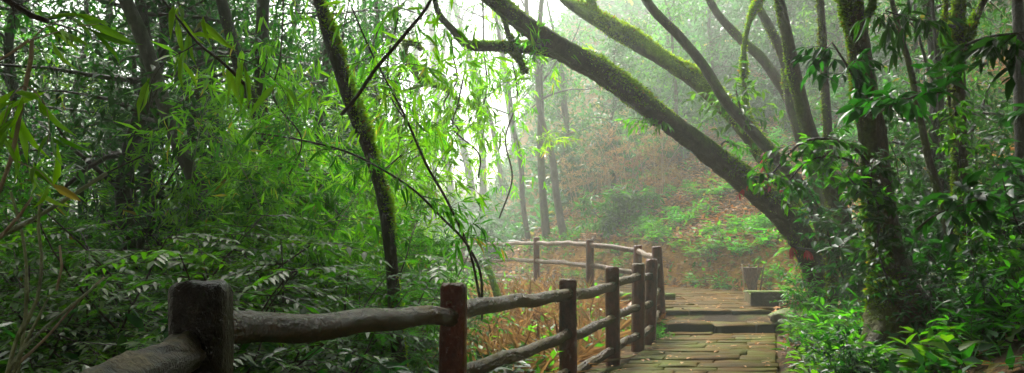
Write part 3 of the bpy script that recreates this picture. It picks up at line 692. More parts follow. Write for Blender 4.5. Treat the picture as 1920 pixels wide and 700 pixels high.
# darker trees closing the left background, dense crowns with bright gaps
def forest_tree(x,y,h,seed,label,group,leafm='leaf_dark',R0=.10,dens=1.,L=.12,zlo=.2,rad=1.5,mat_='bark_dark'):
    r=np.random.default_rng(seed); zg=gz(x,y); root=empty('forest_tree',(x,y,zg),label,'tree',group)
    t=np.linspace(0,1,8); P=np.stack([x+r.normal(0,.1)*h*t+r.normal(0,.08,8),y+r.normal(0,.08)*h*t+r.normal(0,.08,8),zg-.2+h*t],-1)
    S=smooth_path(np.column_stack([P,R0*(1-.7*t)]),.3); g=Geo(); tube(g,S[:,:3],S[:,3],9,rough=.08,seed=seed); g.build('trunk',M[mat_],root,smooth=True)
    g=Geo(); gl=Geo()
    for k in range(int(26*dens)):
        tt=r.uniform(zlo,1); i=int(tt*(len(S)-1)); d=nrm(np.array([r.normal(),r.normal(),r.uniform(-.1,.7)])); Ln=rad*r.uniform(.5,1.1)
        Q=wander(S[i,:3],d,Ln,6,.2,-.05,r); tube(g,Q,np.linspace(S[i,3]*.35+.004,.005,7),4); ct=r.uniform(0,.6)
        for q in Q[1:]:
            n=24; pp=q+r.normal(0,.24,(n,3))*np.array([1,1,.55]); D=nrm(r.normal(size=(n,3))*[1,1,.5]+np.array([0,0,-.45]))
            leaves(gl,pp,D,[0,0,1]+r.normal(0,.45,(n,3)),r.uniform(.6,1.25,n)*L,.36,np.clip(ct+r.normal(0,.2,n),0,.92),T_LANCE if y<11 else T_LOW)
    g.build('branches',M['twig'],root); gl.build('crown',M[leafm],root); return root
gl_='dark leafy trees closing the upper left'
_fp=[]
def wood(spots,label,group,protos,s0,seed,cat='tree'):
    r=np.random.default_rng(seed)
    for k,(x,y) in enumerate(spots):
        p=protos[k%len(protos)]
        o=p if p.name not in _fp else copy_tree(p); _fp.append(p.name)
        if '_w' in o: del o['_w']
        o.location=(x,y,gz(x,y)-.05); o.rotation_euler=(0,0,r.uniform(0,6.28)); q=s0*r.uniform(.85,1.2); o.scale=(q,q,q); tag(o,label,cat,group)
def proto(h,seed,**k):
    o=forest_tree(0,0,h,seed,'x','x',**k); z=o.location[2]
    for c in o.children:
        c.data.transform(__import__('mathutils').Matrix.Translation((0,0,0)))
    return o
pl=[proto(6.5,70,dens=1.7,L=.11,zlo=.03,rad=1.5),proto(7.5,71,dens=1.5,L=.11,zlo=.05,rad=1.6,leafm='leaf_mid'),proto(7,72,dens=1.5,L=.09,zlo=.03,rad=1.5)]
wood([(-3.9,8.9),(-2.9,9.9),(-2.6,12.2),(-1.9,14.2),(-2.6,15.6),(-5.6,9.4),(-4.3,9.9),(-6.8,10.6),(-3.6,11.4),(-5.2,11.8),(-8.,12.5),(-6.6,13.6),(-4.6,13.9),(-9.6,14.6),(-7.9,16.),(-5.6,16.4),(-3.9,16.2),(-10.8,17.6),(-8.6,19.),(-6.6,19.6),(-12.4,20.5),(-9.6,22.5),(-13,24),(-7.2,24),(-11,27),(-5.,8.4),(-6.4,8.9),(-7.4,9.8),(-4.2,12.6),(-6.,12.4),(-3.2,13.2),(-7.2,11.6),(-9.,11.6),(-10.4,13.),(-5.4,15.),(-7.2,17.6),(-2.9,17.8)],
  'dark small-leaved tree closing the upper left background',gl_,pl,1.,1)
pr=[proto(5.5,90,dens=1.1,L=.11,zlo=.04,rad=1.2),proto(5.,91,dens=1.1,L=.13,zlo=.04,rad=1.2)]
wood([(6.3,9.6),(7.4,10.5),(5.4,10.9),(8.6,12.2),(6.8,12.8),(9.6,10.4),(7.6,8.6),(9.,14.5),(11,13),(7.,15.4)],'dark glossy-leaved tree on the bank at the right edge','dark leafy trees on the bank at the right edge',pr,1.,2)
ph=[proto(6.5,95,dens=1.,L=.16,zlo=.15,rad=1.4,leafm='leaf_dark',mat_='bark_moss'),proto(5.5,96,dens=1.,L=.17,zlo=.1,rad=1.4,leafm='leaf_mid',mat_='bark_moss')]
wood([(3.4,31),(5.8,30),(8.4,29),(11,27.5),(13.5,25.5),(4.6,34.5),(7.4,33.5),(10.4,32.5),(13.4,30.5),(9.4,25),(11.2,22.5),(9.5,19.4),(12.5,19.6),(6.4,37.5),(10,37),(14,35),(2.4,36.5),(17,29),(15.5,24)],'misty hillside tree with pale grey-green leaves behind the leaning trunks','misty trees on the hillside',ph,1.,3)
# unseen canopy overhead and behind: whole trees whose crowns shade the foreground
gc_='tall canopy trees around the near path'
def canopy(k,h,off):
    r=np.random.default_rng(200+k); root=empty('added_shade_tree',(0,0,0),'x','tree',gc_,world=False)
    P=np.stack([.1*np.sin(np.arange(6)+k),.1*np.cos(np.arange(6)),-.2+np.linspace(0,h-1.2,6)],-1)
    g=Geo(); tube(g,P,np.linspace(.16,.09,6),10,rough=.06,seed=k); g.build('trunk',M['bark_dark'],root,smooth=True)
    g=Geo(); cc=crown_leaves(g,np.array([off[0],off[1],h-.4]),(3.3,3.3,1.3),380,16,.30,r,spread=.42,tw=.55); g.build('crown',M['leaf_dark'],root)
    g=Geo()
    for q in cc[::6]: tube(g,np.array([P[-1],(P[-1]+q)/2+[0,0,.2],q]),[.06,.035,.01],5)
    g.build('branches',M['bark_dark'],root); return root
pc=[canopy(0,7.2,(0,0)),canopy(1,7.8,(0,0)),canopy(2,7.2,(2.6,0))]
for k,(x,y,v,rz) in enumerate([(-3.2,-1.5,0,0),(2.8,-2.2,1,1),(-3.6,3.4,0,2),(3.8,2.8,1,3),(.2,-5,1,0),(-6.5,1.2,1,4),(6.6,.6,0,2),(-9.4,4.6,1,1),(-10.5,8.6,0,2),(6.4,5.4,0,0),(-4,-7,0,3),(4.5,-7,1,2),(-1,-10,0,1),(-8.5,-3,0,2),(8,-4,1,1),
    (-10.5,3.6,0,0),(-3.4,2.6,2,.75),(3.4,3.4,2,2.3),(9.8,4,1,5),(9.6,8.2,0,2),(-13,0,1,1),(-14,6.,0,4),(11.5,0,0,1),(12.6,7,1,0),(-12,-7,1,2),(10,-10,0,2)]):
    o=pc[v] if v not in _fp else copy_tree(pc[v]); _fp.append(v); o.location=(x,y,gz(x,y)); o.rotation_euler=(0,0,rz)
    tag(o,'tall broad-crowned forest tree shading the near path','tree',gc_)
# ------------------------------------------------------------------ shrubs, bamboo and herbs (one of each kind, then copies)
def shrub_fan(seed,h=2.2,ns=11,leafm='leaf_mid',L=.085,name='fan_leaved_shrub'):
    """stems carrying layered, nearly level fans of paired leaflets"""
    r=np.random.default_rng(seed); root=empty(name,(0,0,0)); g=Geo(); gl=Geo()
    for k in range(ns):
        a=r.uniform(0,6.28); d=np.array([math.cos(a)*.45,math.sin(a)*.45,1.]); H_=h*r.uniform(.55,1.05)
        Q=wander([r.normal(0,.12),r.normal(0,.12),-.1],d,H_,12,.09,-.01,r); tube(g,Q,np.linspace(.014,.004,13),5,tint=.5)
        for i in range(3,13):
            for q in range(3):
                az=r.uniform(0,6.28); dd=nrm(np.array([math.cos(az),math.sin(az),r.uniform(-.05,.25)])); n=9; Lb=r.uniform(.3,.62)
                B=wander(Q[i],dd,Lb,n-1,.07,-.05,r); tube(g,B,np.linspace(.0035,.0012,n),3)
                T_=nrm(np.gradient(B,axis=0)); S=nrm(np.cross(T_,[0,0,1.]))
                ct=r.uniform(.05,.7)
                for sgn in (-1,1):
                    P=B[1:]; D=nrm(T_[1:]*.75+S[1:]*sgn+[0,0,-.12]+r.normal(0,.13,(n-1,3)))
                    leaves(gl,P,D,np.array([0,0,1])+r.normal(0,.22,(n-1,3)),L*r.uniform(.75,1.2,n-1)*np.interp(np.arange(n-1),[0,3,n-2],[.7,1.1,.7]),.34,np.clip(ct+r.normal(0,.1,n-1),0,.915),T_LANCE)
                leaves(gl,B[-1:],T_[-1:],[0,0,1.],L,.34,ct)
    g.build('stems',M['twig'],root); gl.build('foliage',M[leafm],root); return root
def shrub_broad(seed,h=1.5,ns=8,leafm='leaf_dark',L=.14,wr=.42,name='broad_leaved_shrub',bushy=1.,droop=.25,nl=4,T=T_FINE):
    r=np.random.default_rng(seed); root=empty(name,(0,0,0)); g=Geo(); gl=Geo()
    for k in range(ns):
        a=r.uniform(0,6.28); d=np.array([math.cos(a)*.6,math.sin(a)*.6,1.]); H_=h*r.uniform(.5,1.05)
        Q=wander([r.normal(0,.1),r.normal(0,.1),-.1],d,H_,9,.13,-.01,r); tube(g,Q,np.linspace(.011,.003,10),5)
        for i in range(2,10):
            for q in range(int(2*bushy+.5)):
                dd=nrm(np.array([*r.normal(size=2),r.uniform(-.1,.7)])); B=wander(Q[i],dd,r.uniform(.12,.38),4,.12,-.05,r); tube(g,B,np.linspace(.003,.0015,5),3)
                ct=r.uniform(.0,.65); T_=nrm(B[-1]-B[0])
                for p in B[1:]:
                    m=nl//2 if p is not B[-1] else nl
                    D=nrm(T_*.5+r.normal(0,.75,(m,3))*[1,1,.5]+[0,0,-droop]); leaves(gl,np.repeat(p[None],m,0),D,np.array([0,0,1])+r.normal(0,.3,(m,3)),L*r.uniform(.6,1.15,m),wr,np.clip(ct+r.normal(0,.12,m),0,.915),T)
    g.build('stems',M['twig'],root); gl.build('foliage',M[leafm],root); return root
def fans(gl,p,d,r,L,n=None,hang=.8,T=T_LANCE,tint=None):
    n=n or r.integers(3,7); D=nrm(d*.6+r.normal(0,.45,(n,3))+[0,0,-hang]); ct=r.uniform(.1,.8) if tint is None else tint
    leaves(gl,np.repeat(p[None],n,0)+r.normal(0,.012,(n,3)),D,r.normal(size=(n,3))*.6+[0,0,.6],L*r.uniform(.55,1.15,n),.15,np.clip(ct+r.normal(0,.12,n),0,.96),T)
def bamboo(seed,h=4.2,nc=7,leafm='leaf_light',L=.15,dens=1.,name='bamboo_clump',lean=(0,0),cane='cane'):
    r=np.random.default_rng(seed); root=empty(name,(0,0,0)); g=Geo(); gl=Geo(); gt=Geo()
    for k in range(nc):
        H_=h*r.uniform(.6,1.1); a=r.uniform(0,6.28); n=16; t=np.linspace(0,1,n); sp=r.uniform(.15,.5)*H_
        ux,uy=math.cos(a)*sp+lean[0]*H_,math.sin(a)*sp+lean[1]*H_
        P=np.stack([r.normal(0,.15)+ux*t**1.8,r.normal(0,.15)+uy*t**1.8,-.15+H_*(t-.28*t**3)],-1)
        tube(g,P,np.linspace(.013,.003,n),6)
        for i in range(3,n):
            for q in range(int(3*dens)):
                dd=nrm(np.array([*r.normal(size=2),r.uniform(-.2,.8)])); Lb=r.uniform(.25,.7)
                B=wander(P[i],dd,Lb,5,.16,-.07,r); tube(gt,B,np.linspace(.0028,.001,6),3)
                for p in B[2:]: fans(gl,p,nrm(B[-1]-B[-2]),r,L,hang=r.uniform(.1,.6))
    g.build('canes',M[cane],root,smooth=True); gt.build('twigs',M['twig'],root); gl.build('foliage',M[leafm],root); return root
def herb(seed,h=.35,n=26,leafm='leaf_lit',L=.2,wr=.16,name='strap_leaved_herb'):
    r=np.random.default_rng(seed); root=empty(name,(0,0,0)); g=Geo(); gl=Geo()
    for k in range(n):
        a=r.uniform(0,6.28); d=nrm(np.array([math.cos(a)*r.uniform(.2,1),math.sin(a)*r.uniform(.2,1),1.])); Q=wander([r.normal(0,.06),r.normal(0,.06),-.03],d,h*r.uniform(.4,1),4,.1,-.1,r); tube(g,Q,[.003,.003,.0025,.002,.0015],3)
        m=5; ct=r.uniform(.1,.8); D=nrm(r.normal(size=(m,3))*[1,1,.3]+[0,0,-.05]+d*.3)
        leaves(gl,Q[[2,3,3,4,4]],D,[0,0,1.]+r.normal(0,.3,(m,3)),L*r.uniform(.5,1.1,m),wr,np.clip(ct+r.normal(0,.1,m),0,.9),T_FINE)
    g.build('stems',M['twig'],root); gl.build('foliage',M[leafm],root); return root
def fern(seed,n=12,L=.55,leafm='leaf_mid',name='fern'):
    r=np.random.default_rng(seed); root=empty(name,(0,0,0)); g=Geo(); gl=Geo()
    for k in range(n):
        a=r.uniform(0,6.28); d=nrm(np.array([math.cos(a),math.sin(a),r.uniform(.5,1.6)])); m=18; Q=wander([0,0,-.02],d,L*r.uniform(.7,1.1),m-1,.03,-.13,r); tube(g,Q,np.linspace(.004,.001,m),3)
        T_=nrm(np.gradient(Q,axis=0)); S=nrm(np.cross(T_,[0,0,1.]))
        for s in (-1,1): leaves(gl,Q[2:],nrm(S[2:]*s+T_[2:]*.45),[0,0,1.],L*.22*np.sin(np.linspace(.5,3.0,m-2)),.3,r.uniform(.1,.8),T_LOW)
    g.build('fronds',M['twig'],root); gl.build('foliage',M[leafm],root); return root
_used={}
def put(proto,x,y,rz,s,label,cat,group=None,z=None,tilt=(0,0)):
    o=proto if not _used.get(proto.name) else copy_tree(proto); _used[proto.name]=1
    o.location=(x,y,gz(x,y)-.02 if z is None else z); o.rotation_euler=(tilt[0],tilt[1],rz); o.scale=(s,s,s)
    for k in ('group',):
        if k in o: del o[k]
    if '_w' in o: del o['_w']
    return tag(o,label,cat,group)
def putpx(proto,px,Y,rz,s,label,cat,group=None,dz=0): 
    x=(px-CX)/F*Y; return put(proto,x,Y,rz,s,label,cat,group,z=gz(x,Y)-.02+dz)
fan=[shrub_fan(301,2.3,11),shrub_fan(302,1.9,9,'leaf_grey',.09),shrub_fan(303,2.4,10,'leaf_mid',.10)]
brd=[shrub_broad(311,1.5,8,'leaf_dark',.15),shrub_broad(312,1.2,8,'leaf_mid',.12,.38),shrub_broad(313,1.7,8,'leaf_dark',.13,.34,bushy=1.5)]
hil=[shrub_broad(321,1.5,9,'leaf_dark',.22,.26,'hillside_shrub',1.,.4,8,T_LANCE),shrub_broad(322,1.2,9,'leaf_mid',.20,.28,'hillside_shrub',1.,.3,8,T_LANCE)]
bam=[bamboo(331,4.4,7),bamboo(332,3.6,6,'leaf_mid',.15),bamboo(333,5.4,6,'leaf_light',.17,1.)]
hrb=[herb(341,.35,24,'leaf_mid',.17,.16),herb(342,.42,24,'leaf_lit',.13,.3),herb(343,.3,22,'leaf_mid',.14,.4)]
frn=[fern(351),fern(352,10,.4,'leaf_lit')]
dry=bamboo(361,3.6,8,'straw',.17,.35,'dry_bamboo',cane='cane_dry')
R_=np.random.default_rng(77)
U=lambda a,b: float(R_.uniform(a,b))
# left wall of shrubs, hand placed from near to far
LS=[(0,430,5.6,1.0,'fan-leaved shrub filling the space just above the thick nearest post'),(2,300,5.2,.95,'fan-leaved shrub left of the thick nearest post'),(1,560,6.3,1.0,'grey-green fan-leaved shrub above the first top rail'),
    (0,180,5.4,1.05,'fan-leaved shrub above the long bright cane at left'),(2,640,7.2,1.05,'fan-leaved shrub just left of the tall mossy leaning trunk'),(1,380,7.2,1.15,'grey-green fan-leaved shrub behind the one above the nearest post'),
    (0,520,8.0,1.15,'fan-leaved shrub around the dark leaning trunk'),(2,240,7.0,1.2,'fan-leaved shrub below the grey ringed trunk'),(1,120,6.6,1.2,'grey-green fan-leaved shrub at the left behind the canes'),(0,60,5.6,1.1,'fan-leaved shrub by the left edge behind the canes'),
    (2,700,8.6,1.0,'fan-leaved shrub against the foot of the tall mossy leaning trunk'),(0,330,9.2,1.35,'fan-leaved shrub far back at left below dark trees'),(1,160,9.0,1.4,'grey-green fan-leaved shrub far back at left'),(2,470,10.2,1.3,'fan-leaved shrub between the dark and tall leaning trunks, far back'),(0,20,8.2,1.4,'fan-leaved shrub far back at the left edge')]
for k,Px,Y,s,lb in LS: putpx(fan[k],Px,Y,U(0,6.28),s,lb,'shrub','fan-leaved shrubs left of the fence')
BL=[(0,60,3.9,.9,'dark broad-leaved shrub in the lower left corner'),(2,200,4.3,.9,'dark broad-leaved shrub behind the lowest rail at left'),(0,330,4.6,.95,'dark broad-leaved shrub behind the nearest post'),(2,480,5.2,.9,'dark broad-leaved shrub under the first top rail'),
    (1,620,6.0,.8,'mid-green shrub under the first top rail, beside the second post'),(0,140,5.3,1.1,'dark broad-leaved shrub at left among the stems'),(2,420,6.2,1.,'dark broad-leaved shrub right of the nearest post'),(1,760,7.4,.8,'mid-green shrub behind the second post')]
for k,Px,Y,s,lb in BL: putpx(brd[k],Px,Y,U(0,6.28),s,lb,'shrub','broad-leaved shrubs left of the fence')
BM=[(0,600,8.8,1.05,'bamboo clump left of the tall mossy leaning trunk'),(2,700,9.6,1.,'tall pale bamboo clump behind the tall mossy leaning trunk'),(1,740,9.2,.9,'bamboo clump drooping over the straw bank'),(0,740,11.5,1.1,'pale bamboo clump behind the second post'),
    (2,745,14.,1.,'hazy bamboo clump with hanging leaves before the bright mist'),(1,520,10.5,1.2,'bamboo clump between the two leaning trunks'),(0,770,17.5,.6,'small pale bamboo clump by the far fence end'),(2,640,13,1.1,'pale bamboo clump far behind the leaning trunks'),
    (0,560,7.6,.85,'bamboo clump right beside the dark leaning trunk'),(1,470,8.2,1.25,'bamboo clump rising left of the dark leaning trunk'),(2,330,9.4,1.1,'bamboo clump around the grey ringed trunk'),(1,630,7.4,.7,'low bamboo clump left of the second post'),(1,90,8.,1.2,'bamboo clump behind the canes at left'),(2,400,12.5,1.1,'bamboo clump glimpsed behind the dark leaning trunk'),(1,250,11.5,1.2,'bamboo clump behind the grey ringed trunk')]
for k,Px,Y,s,lb in BM:
    if s>0: putpx(bam[k],Px,Y,U(0,6.28),s,lb,'bamboo','bamboo clumps left of the fence')
# sunlit thicket seen through the gaps
for q in range(16):
    k=q%2; Px=U(150,800); Y=U(11,18); putpx(hil[k] if q%3 else brd[1],Px,Y,U(0,6.28),U(.9,1.4),'bright green bush glimpsed through the thicket below the leaning trunks','bush','bright bushes behind the left thicket')
# right bank
RS=[(0,1600,5.6,.4,'glossy shrub at the foot of the large mossy trunk'),(2,1760,6.4,.6,'glossy shrub between the large mossy and the forked trunks'),(0,1850,5.3,.5,'glossy broad-leaved shrub in the lower right corner'),(1,1930,6.2,.7,'mid-green shrub at the right edge'),
    (2,1790,8.2,.9,'tall glossy shrub behind the forked trunk'),(0,1720,8.4,.9,'tall glossy shrub behind the large mossy trunk'),(2,1890,8.9,.8,'glossy shrub beside the mossy boulder'),(0,1640,9.6,1.,'glossy shrub right of the brown barked trunk'),
    (1,1560,11.3,.8,'mid-green shrub at the feet of the leaning trunks'),(0,1600,12.4,.75,'dark shrub behind the feet of the leaning trunks'),(2,1750,9.8,1.3,'glossy shrub deep behind the tan slim trunk'),(2,1850,10.4,1.3,'glossy shrub deep behind the forked trunk'),(0,1930,7.,1.1,'glossy shrub half cut by the right edge')]
for k,Px,Y,s,lb in RS: putpx(brd[k],Px,Y,U(0,6.28),s,lb,'shrub','broad-leaved shrubs on the right bank')
RH=[(0,1560,8.3,1.2),(1,1590,7.2,1.1),(0,1520,9.3,1.1),(2,1610,6.3,1.1),(1,1660,5.6,1.1),(0,1540,7.,1.),(1,1720,5.3,1.),(2,1780,5.,1.2),(0,1850,5.1,1.),(1,1900,5.3,1.2),(2,1500,10.6,.9),(1,1498,11.4,.8),(0,1560,6.,1.),(2,1600,5.4,1.),(1,1535,8.1,1.),(0,1640,7.8,1.2),(1,1570,9.6,1.2)]
for k,Px,Y,s in RH: putpx(hrb[k],Px,Y,U(0,6.28),s,'low fresh green herb tuft beside the dirt strip right of the path','herb','low herbs right of the path')
for Px,Y,s in ((1790,5.6,1.1),(1900,5.8,1.2),(1700,5.5,1.),(1600,8.6,1.),(1860,7.2,1.3)): putpx(frn[0],Px,Y,U(0,6.28),s,'dark fern with arching fronds on the right bank','fern','ferns on the right bank')
# hillside: ferns and shrubs
gh='shrubs scattered over the misty hillside'
n=0
while n<46:
    Px=U(880,1660); Y=U(21,36); x=(Px-CX)/F*Y; sd,z,wl,wr=[float(v[0]) for v in pathdist(np.array([x]),np.array([Y]))]
    if sd-wr<1.0: continue
    zz=gz(x,Y); py=HY-(zz-EYE)/Y*F
    if py<-40 or (sd-wr<6 and R_.random()<.8): continue
    put(hil[n%2],x,Y,U(0,6.28),U(.8,1.7),'pale whorled-leaf shrub in the mist on the hillside','shrub',gh); n+=1
for k in range(4):
    Px=U(1080,1240); Y=U(26,33); put(dry,(Px-CX)/F*Y,Y,U(0,6.28),U(.8,1.15),'dry tan bamboo clump among the hillside shrubs','bamboo','dry bamboo on the misty hillside')
n=0
while n<95:
    Px=U(1060,1530); Y=U(17.5,27); x=(Px-CX)/F*Y; sd,z,wl,wr=[float(v[0]) for v in pathdist(np.array([x]),np.array([Y]))]
    e=sd-wr
    if e<.1 or (e>1.6 and n<45) or e>7: continue
    k=n%3
    put(frn[1] if k==0 else hrb[1] if k==1 else hrb[0],x,Y,U(0,6.28),U(.8,1.5),'fresh green tuft on the leaf-strewn slope behind the landing','plant','green tufts on the slope behind the landing'); n+=1
# straw bank between the fences
for Px,Y,s,k in ((960,12.6,1.,0),(900,11.2,1.1,1),(1010,15,1.1,1),(1085,13.8,1.,1),(1100,16,1.2,0),(930,9.6,1.,2),(1120,10.8,.9,1),(860,8.6,1.2,0),(1000,9.2,1.1,1),(1050,11.5,.9,2),(800,9.4,1.3,0),(1160,12.8,.7,1),(1228,12.6,.7,0),(1240,12.0,.6,1)):
    putpx(hrb[k],Px,Y,U(0,6.28),s,'green tuft growing through the straw between the two fences','herb','green tufts between the fences')
# a slim mossy stake leaning on the straw bank
g=Geo(); P=np.array([W(915,500,13.5),W(925,530,13.4),W(938,570,13.3)]); S=smooth_path(P,.05); tube(g,S,np.linspace(.045,.06,len(S)),10,rough=.1); 
o=g.build('dead_stump',M['bark_bright'],smooth=True,at=P[-1]); tag(o,'short leaning mossy stub sticking out of the straw bank','stump')

# ------------------------------------------------------------------ single bare canes and leafy sprays in the foreground
def cane(pts,label,m='twig',leafm=None,L=.15,name='bare_cane',nt=0,seed=0,cat='cane',node=0,tl=.35,fan_n=None,hang=.5,every=1,leafT=T_FINE):
    if name=='bare_cane' and pts[-1][0]<400 and pts[0][1]>0: pts=[(a,b,Y*.74,w) for a,b,Y,w in pts]
    c=ctrl(pts); S=smooth_path(c,.04); r=np.random.default_rng(seed+900); base=S[-1,:3]; root=empty(name,base,label,cat)
    g=Geo(); T,A,B,rr=tube(g,S[:,:3],S[:,3],8,rough=.03,seed=seed); 
    if node:
        for i in range(int(node/.04),len(S)-2,int(node/.04)): tube(g,S[i-1:i+2,:3],[S[i,3]*1.05,S[i,3]*1.45,S[i,3]*1.05],8)
    g.build('cane_stem',M[m],root,smooth=True)
    if nt:
        g=Geo(); gl=Geo()
        for k in range(nt):
            i=int(r.uniform(.02,.8)*(len(S)-1)); dd=nrm(np.array([r.normal(),r.normal()*.5,r.uniform(-.5,.6)])); Q=wander(S[i,:3],dd,tl*r.uniform(.5,1.2),6,.12,-.1,r); tube(g,Q,np.linspace(.0025,.001,7),4)
            if leafm:
                for p in Q[2::every]: fans(gl,p,nrm(Q[-1]-Q[-2]),r,L,fan_n,hang,leafT)
        g.build('twigs',M[m],root)
        if leafm: gl.build('foliage',M[leafm],root)
    return root
cane([(-40,-30,2.2,12),(20,5,2.2,12),(60,30,2.2,11),(90,40,2.2,10)],'stout dark cane with a knotted end in the top left corner','twig',None,node=.0,nt=14,tl=.09,seed=1)
cane([(280,-30,3.2,4),(330,30,3.2,4.5),(370,80,3.2,5),(420,120,3.2,6),(470,170,3.3,7),(560,200,3.4,7)][:5],'thin dark twig slanting down from the top edge with bright hanging leaves','twig','leaf_light',.17,'leafy_twig',nt=6,seed=2,cat='twig',fan_n=3,every=3)
cane([(-20,125,2.5,5),(20,100,2.5,5),(55,75,2.5,6)],'short pale broken twig at the left edge','cane_dry',seed=3,cat='twig')
cane([(60,75,2.5,7),(58,110,2.5,9),(48,160,2.5,8),(35,230,2.5,8),(20,300,2.5,8),(-10,380,2.5,8)],'curved brown cane bending over at the left edge','cane_dry','leaf_light',.15,'leafy_twig',nt=7,seed=4,tl=.25,fan_n=4,every=3)
cane([(200,325,3.6,7),(130,370,3.5,8),(60,412,3.4,8),(5,440,3.3,9),(-60,470,3.2,9)],'long straight pale green cane slanting across the left','cane',seed=5,node=.3)
cane([(270,292,3.6,2.5),(235,308,3.6,3),(200,325,3.6,3)],'thin tip twig continuing the long slanting pale cane','twig',seed=6,cat='twig')
for k,(pts,m,lb) in enumerate([([(60,370,3.,4),(40,400,3.,6),(5,440,3,7),(-20,470,3,7)],'cane_dry','short bright broken cane above the lower left corner'),
    ([(205,515,3.2,3),(150,560,3.1,5),(90,610,3.,6),(40,660,2.9,7),(-10,740,2.9,8)],'cane','low thin cane rising right from the lower left corner'),
    ([(90,560,3.,4),(70,600,3.,6),(40,660,3.,8),(10,740,3.,9)],'cane','stouter cane in the lower left corner'),
    ([(75,370,3.3,5),(72,430,3.3,6),(78,480,3.3,6),(70,560,3.3,7),(30,640,3.3,8),(10,720,3.3,9)],'cane','upright bent cane left of the nearest post'),
    ([(112,460,3.,4),(116,500,3.,5),(106,545,3.,5)],'cane_dry','short curved pale stalk hanging left of the nearest post'),
    ([(20,360,3.6,5),(42,440,3.6,6),(50,520,3.6,6),(46,610,3.6,7),(30,720,3.6,7)],'cane','thin upright cane near the left edge'),
    ([(195,520,3.4,3),(140,572,3.4,4),(80,640,3.4,5),(-10,720,3.4,5)],'cane_dry','pale thin dead cane crossing the lower left')]): cane(pts,lb,m,seed=20+k,node=.28)
cane([(820,-30,5.,5),(800,15,5.,6),(770,52,5.,7),(740,88,5.,7),(700,135,5.,7),(672,178,5.,7),(640,215,5.1,7)],'thin dark bamboo cane slanting up to the top centre with spidery twigs','twig','leaf_light',.15,'leafy_twig',nt=14,seed=7,cat='twig',tl=.45,fan_n=2,every=4)
cane([(660,15,5.6,3),(690,85,5.6,3.5),(718,140,5.6,4),(760,220,5.6,4.5),(800,310,5.7,5),(840,380,5.8,5),(880,470,6,5),(900,560,6.,5)],'thin brown twig falling from top centre down to the second post','twig','leaf_light',.14,'leafy_twig',nt=12,seed=8,cat='twig',tl=.4,fan_n=3,every=3)
cane([(480,250,5.6,3),(560,262,5.6,3.5),(650,285,5.6,4),(720,320,5.6,4),(780,360,5.7,4.5),(830,410,5.8,4.5),(865,445,5.8,5),(888,480,5.9,5),(902,520,5.9,5),(904,600,5.9,5)],'long dark arching twig bending down to the right behind the second post','twig','leaf_mid',.13,'leafy_twig',nt=14,seed=9,cat='twig',tl=.4,fan_n=4,every=2)
for k,(px,top,Y,lb) in enumerate([(868,150,9.5,'thin upright twig with hanging bright leaves left of the misty trunks'),(900,-60,11,'hanging leafy bamboo spray right of the snapped trunk end'),(845,60,10.5,'hanging leafy spray just right of the snapped trunk end'),(960,110,13,'pale leafy bamboo spray hanging below the level branch'),(745,-40,7.5,'leafy bamboo spray hanging from the top edge above the snapped trunk end'),(530,-40,7.6,'leafy bamboo spray hanging from the top edge left of the tall leaning trunk')]):
    r=np.random.default_rng(k+60); pts=[(px+r.uniform(-10,10)*i,top+i*(75 if k not in (0,2) else 46),Y,3) for i in range(6 if k in (4,5) else 5)]
    cane(pts,lb,'twig','leaf_light',.16,'hanging_spray',nt=20,seed=30+k,cat='bamboo spray',tl=.55,fan_n=4,every=2,hang=1.)
# broad leafy branches in front of the trunks at right
def branch(pts,label,leafm,L,wr,n,seed,name='leafy_branch',tl=.3,droop=.35,cat='branch'):
    c=ctrl(pts); S=smooth_path(c,.05); r=np.random.default_rng(seed+500); root=empty(name,S[-1,:3],label,cat); g=Geo(); gl=Geo(); tube(g,S[:,:3],S[:,3],6)
    for k in range(n):
        i=int(r.uniform(0,.9)*(len(S)-1)); dd=nrm(r.normal(size=3)*[1,.8,.6]); Q=wander(S[i,:3],dd,tl*r.uniform(.4,1.1),4,.12,-.06,r); tube(g,Q,np.linspace(.003,.0015,5),3); ct=r.uniform(0,.7)
        for p in Q[1:]:
            m=3; D=nrm(nrm(Q[-1]-Q[0])*.6+r.normal(0,.65,(m,3))*[1,1,.6]+[0,0,-droop]); leaves(gl,np.repeat(p[None],m,0),D,np.array([0,0,1])+r.normal(0,.35,(m,3)),L*r.uniform(.6,1.15,m),wr,np.clip(ct+r.normal(0,.12,m),0,.9),T_FINE)
    g.build('stems',M['twig'],root); gl.build('foliage',M[leafm],root); return root
branch([(1440,335,6.4,3),(1500,270,6.3,5),(1560,262,6.3,6),(1610,285,6.4,7),(1640,330,6.5,8)],'leafy spray with grey-green leaves reaching left from the large mossy trunk','leaf_grey',.10,.42,18,1)
branch([(1470,350,6.5,3),(1520,300,6.4,4),(1590,300,6.4,5),(1640,350,6.5,6)],'fresh green leafy spray below the grey-green one on the large trunk','leaf_lit',.09,.45,14,2)
branch([(1790,170,5.2,4),(1720,180,5.2,5),(1670,200,5.3,5),(1640,215,5.8,7)],'glossy drooping leaf branch reaching right from the large mossy trunk','leaf_dark',.14,.38,9,3)
branch([(1560,80,6.2,3),(1580,110,6.2,4),(1610,160,6.4,6)],'cluster of hanging glossy leaves on the left of the large mossy trunk','leaf_dark',.14,.36,9,4,droop=.8)
branch([(1930,60,5.,3),(1850,70,5.1,5),(1800,90,5.3,6)],'glossy leaf branch against the forked trunk near the top','leaf_dark',.14,.36,9,5)
branch([(1660,20,6.,3),(1720,40,6.,4),(1790,50,6.3,6)],'long narrow dark leaves hanging between the upper right trunks','leaf_dark',.17,.2,8,6,droop=1.)
branch([(1850,370,5.2,3),(1760,400,5.2,4),(1720,430,5.3,6)],'glossy leaf branch low between the large and forked trunks','leaf_dark',.13,.45,9,7)
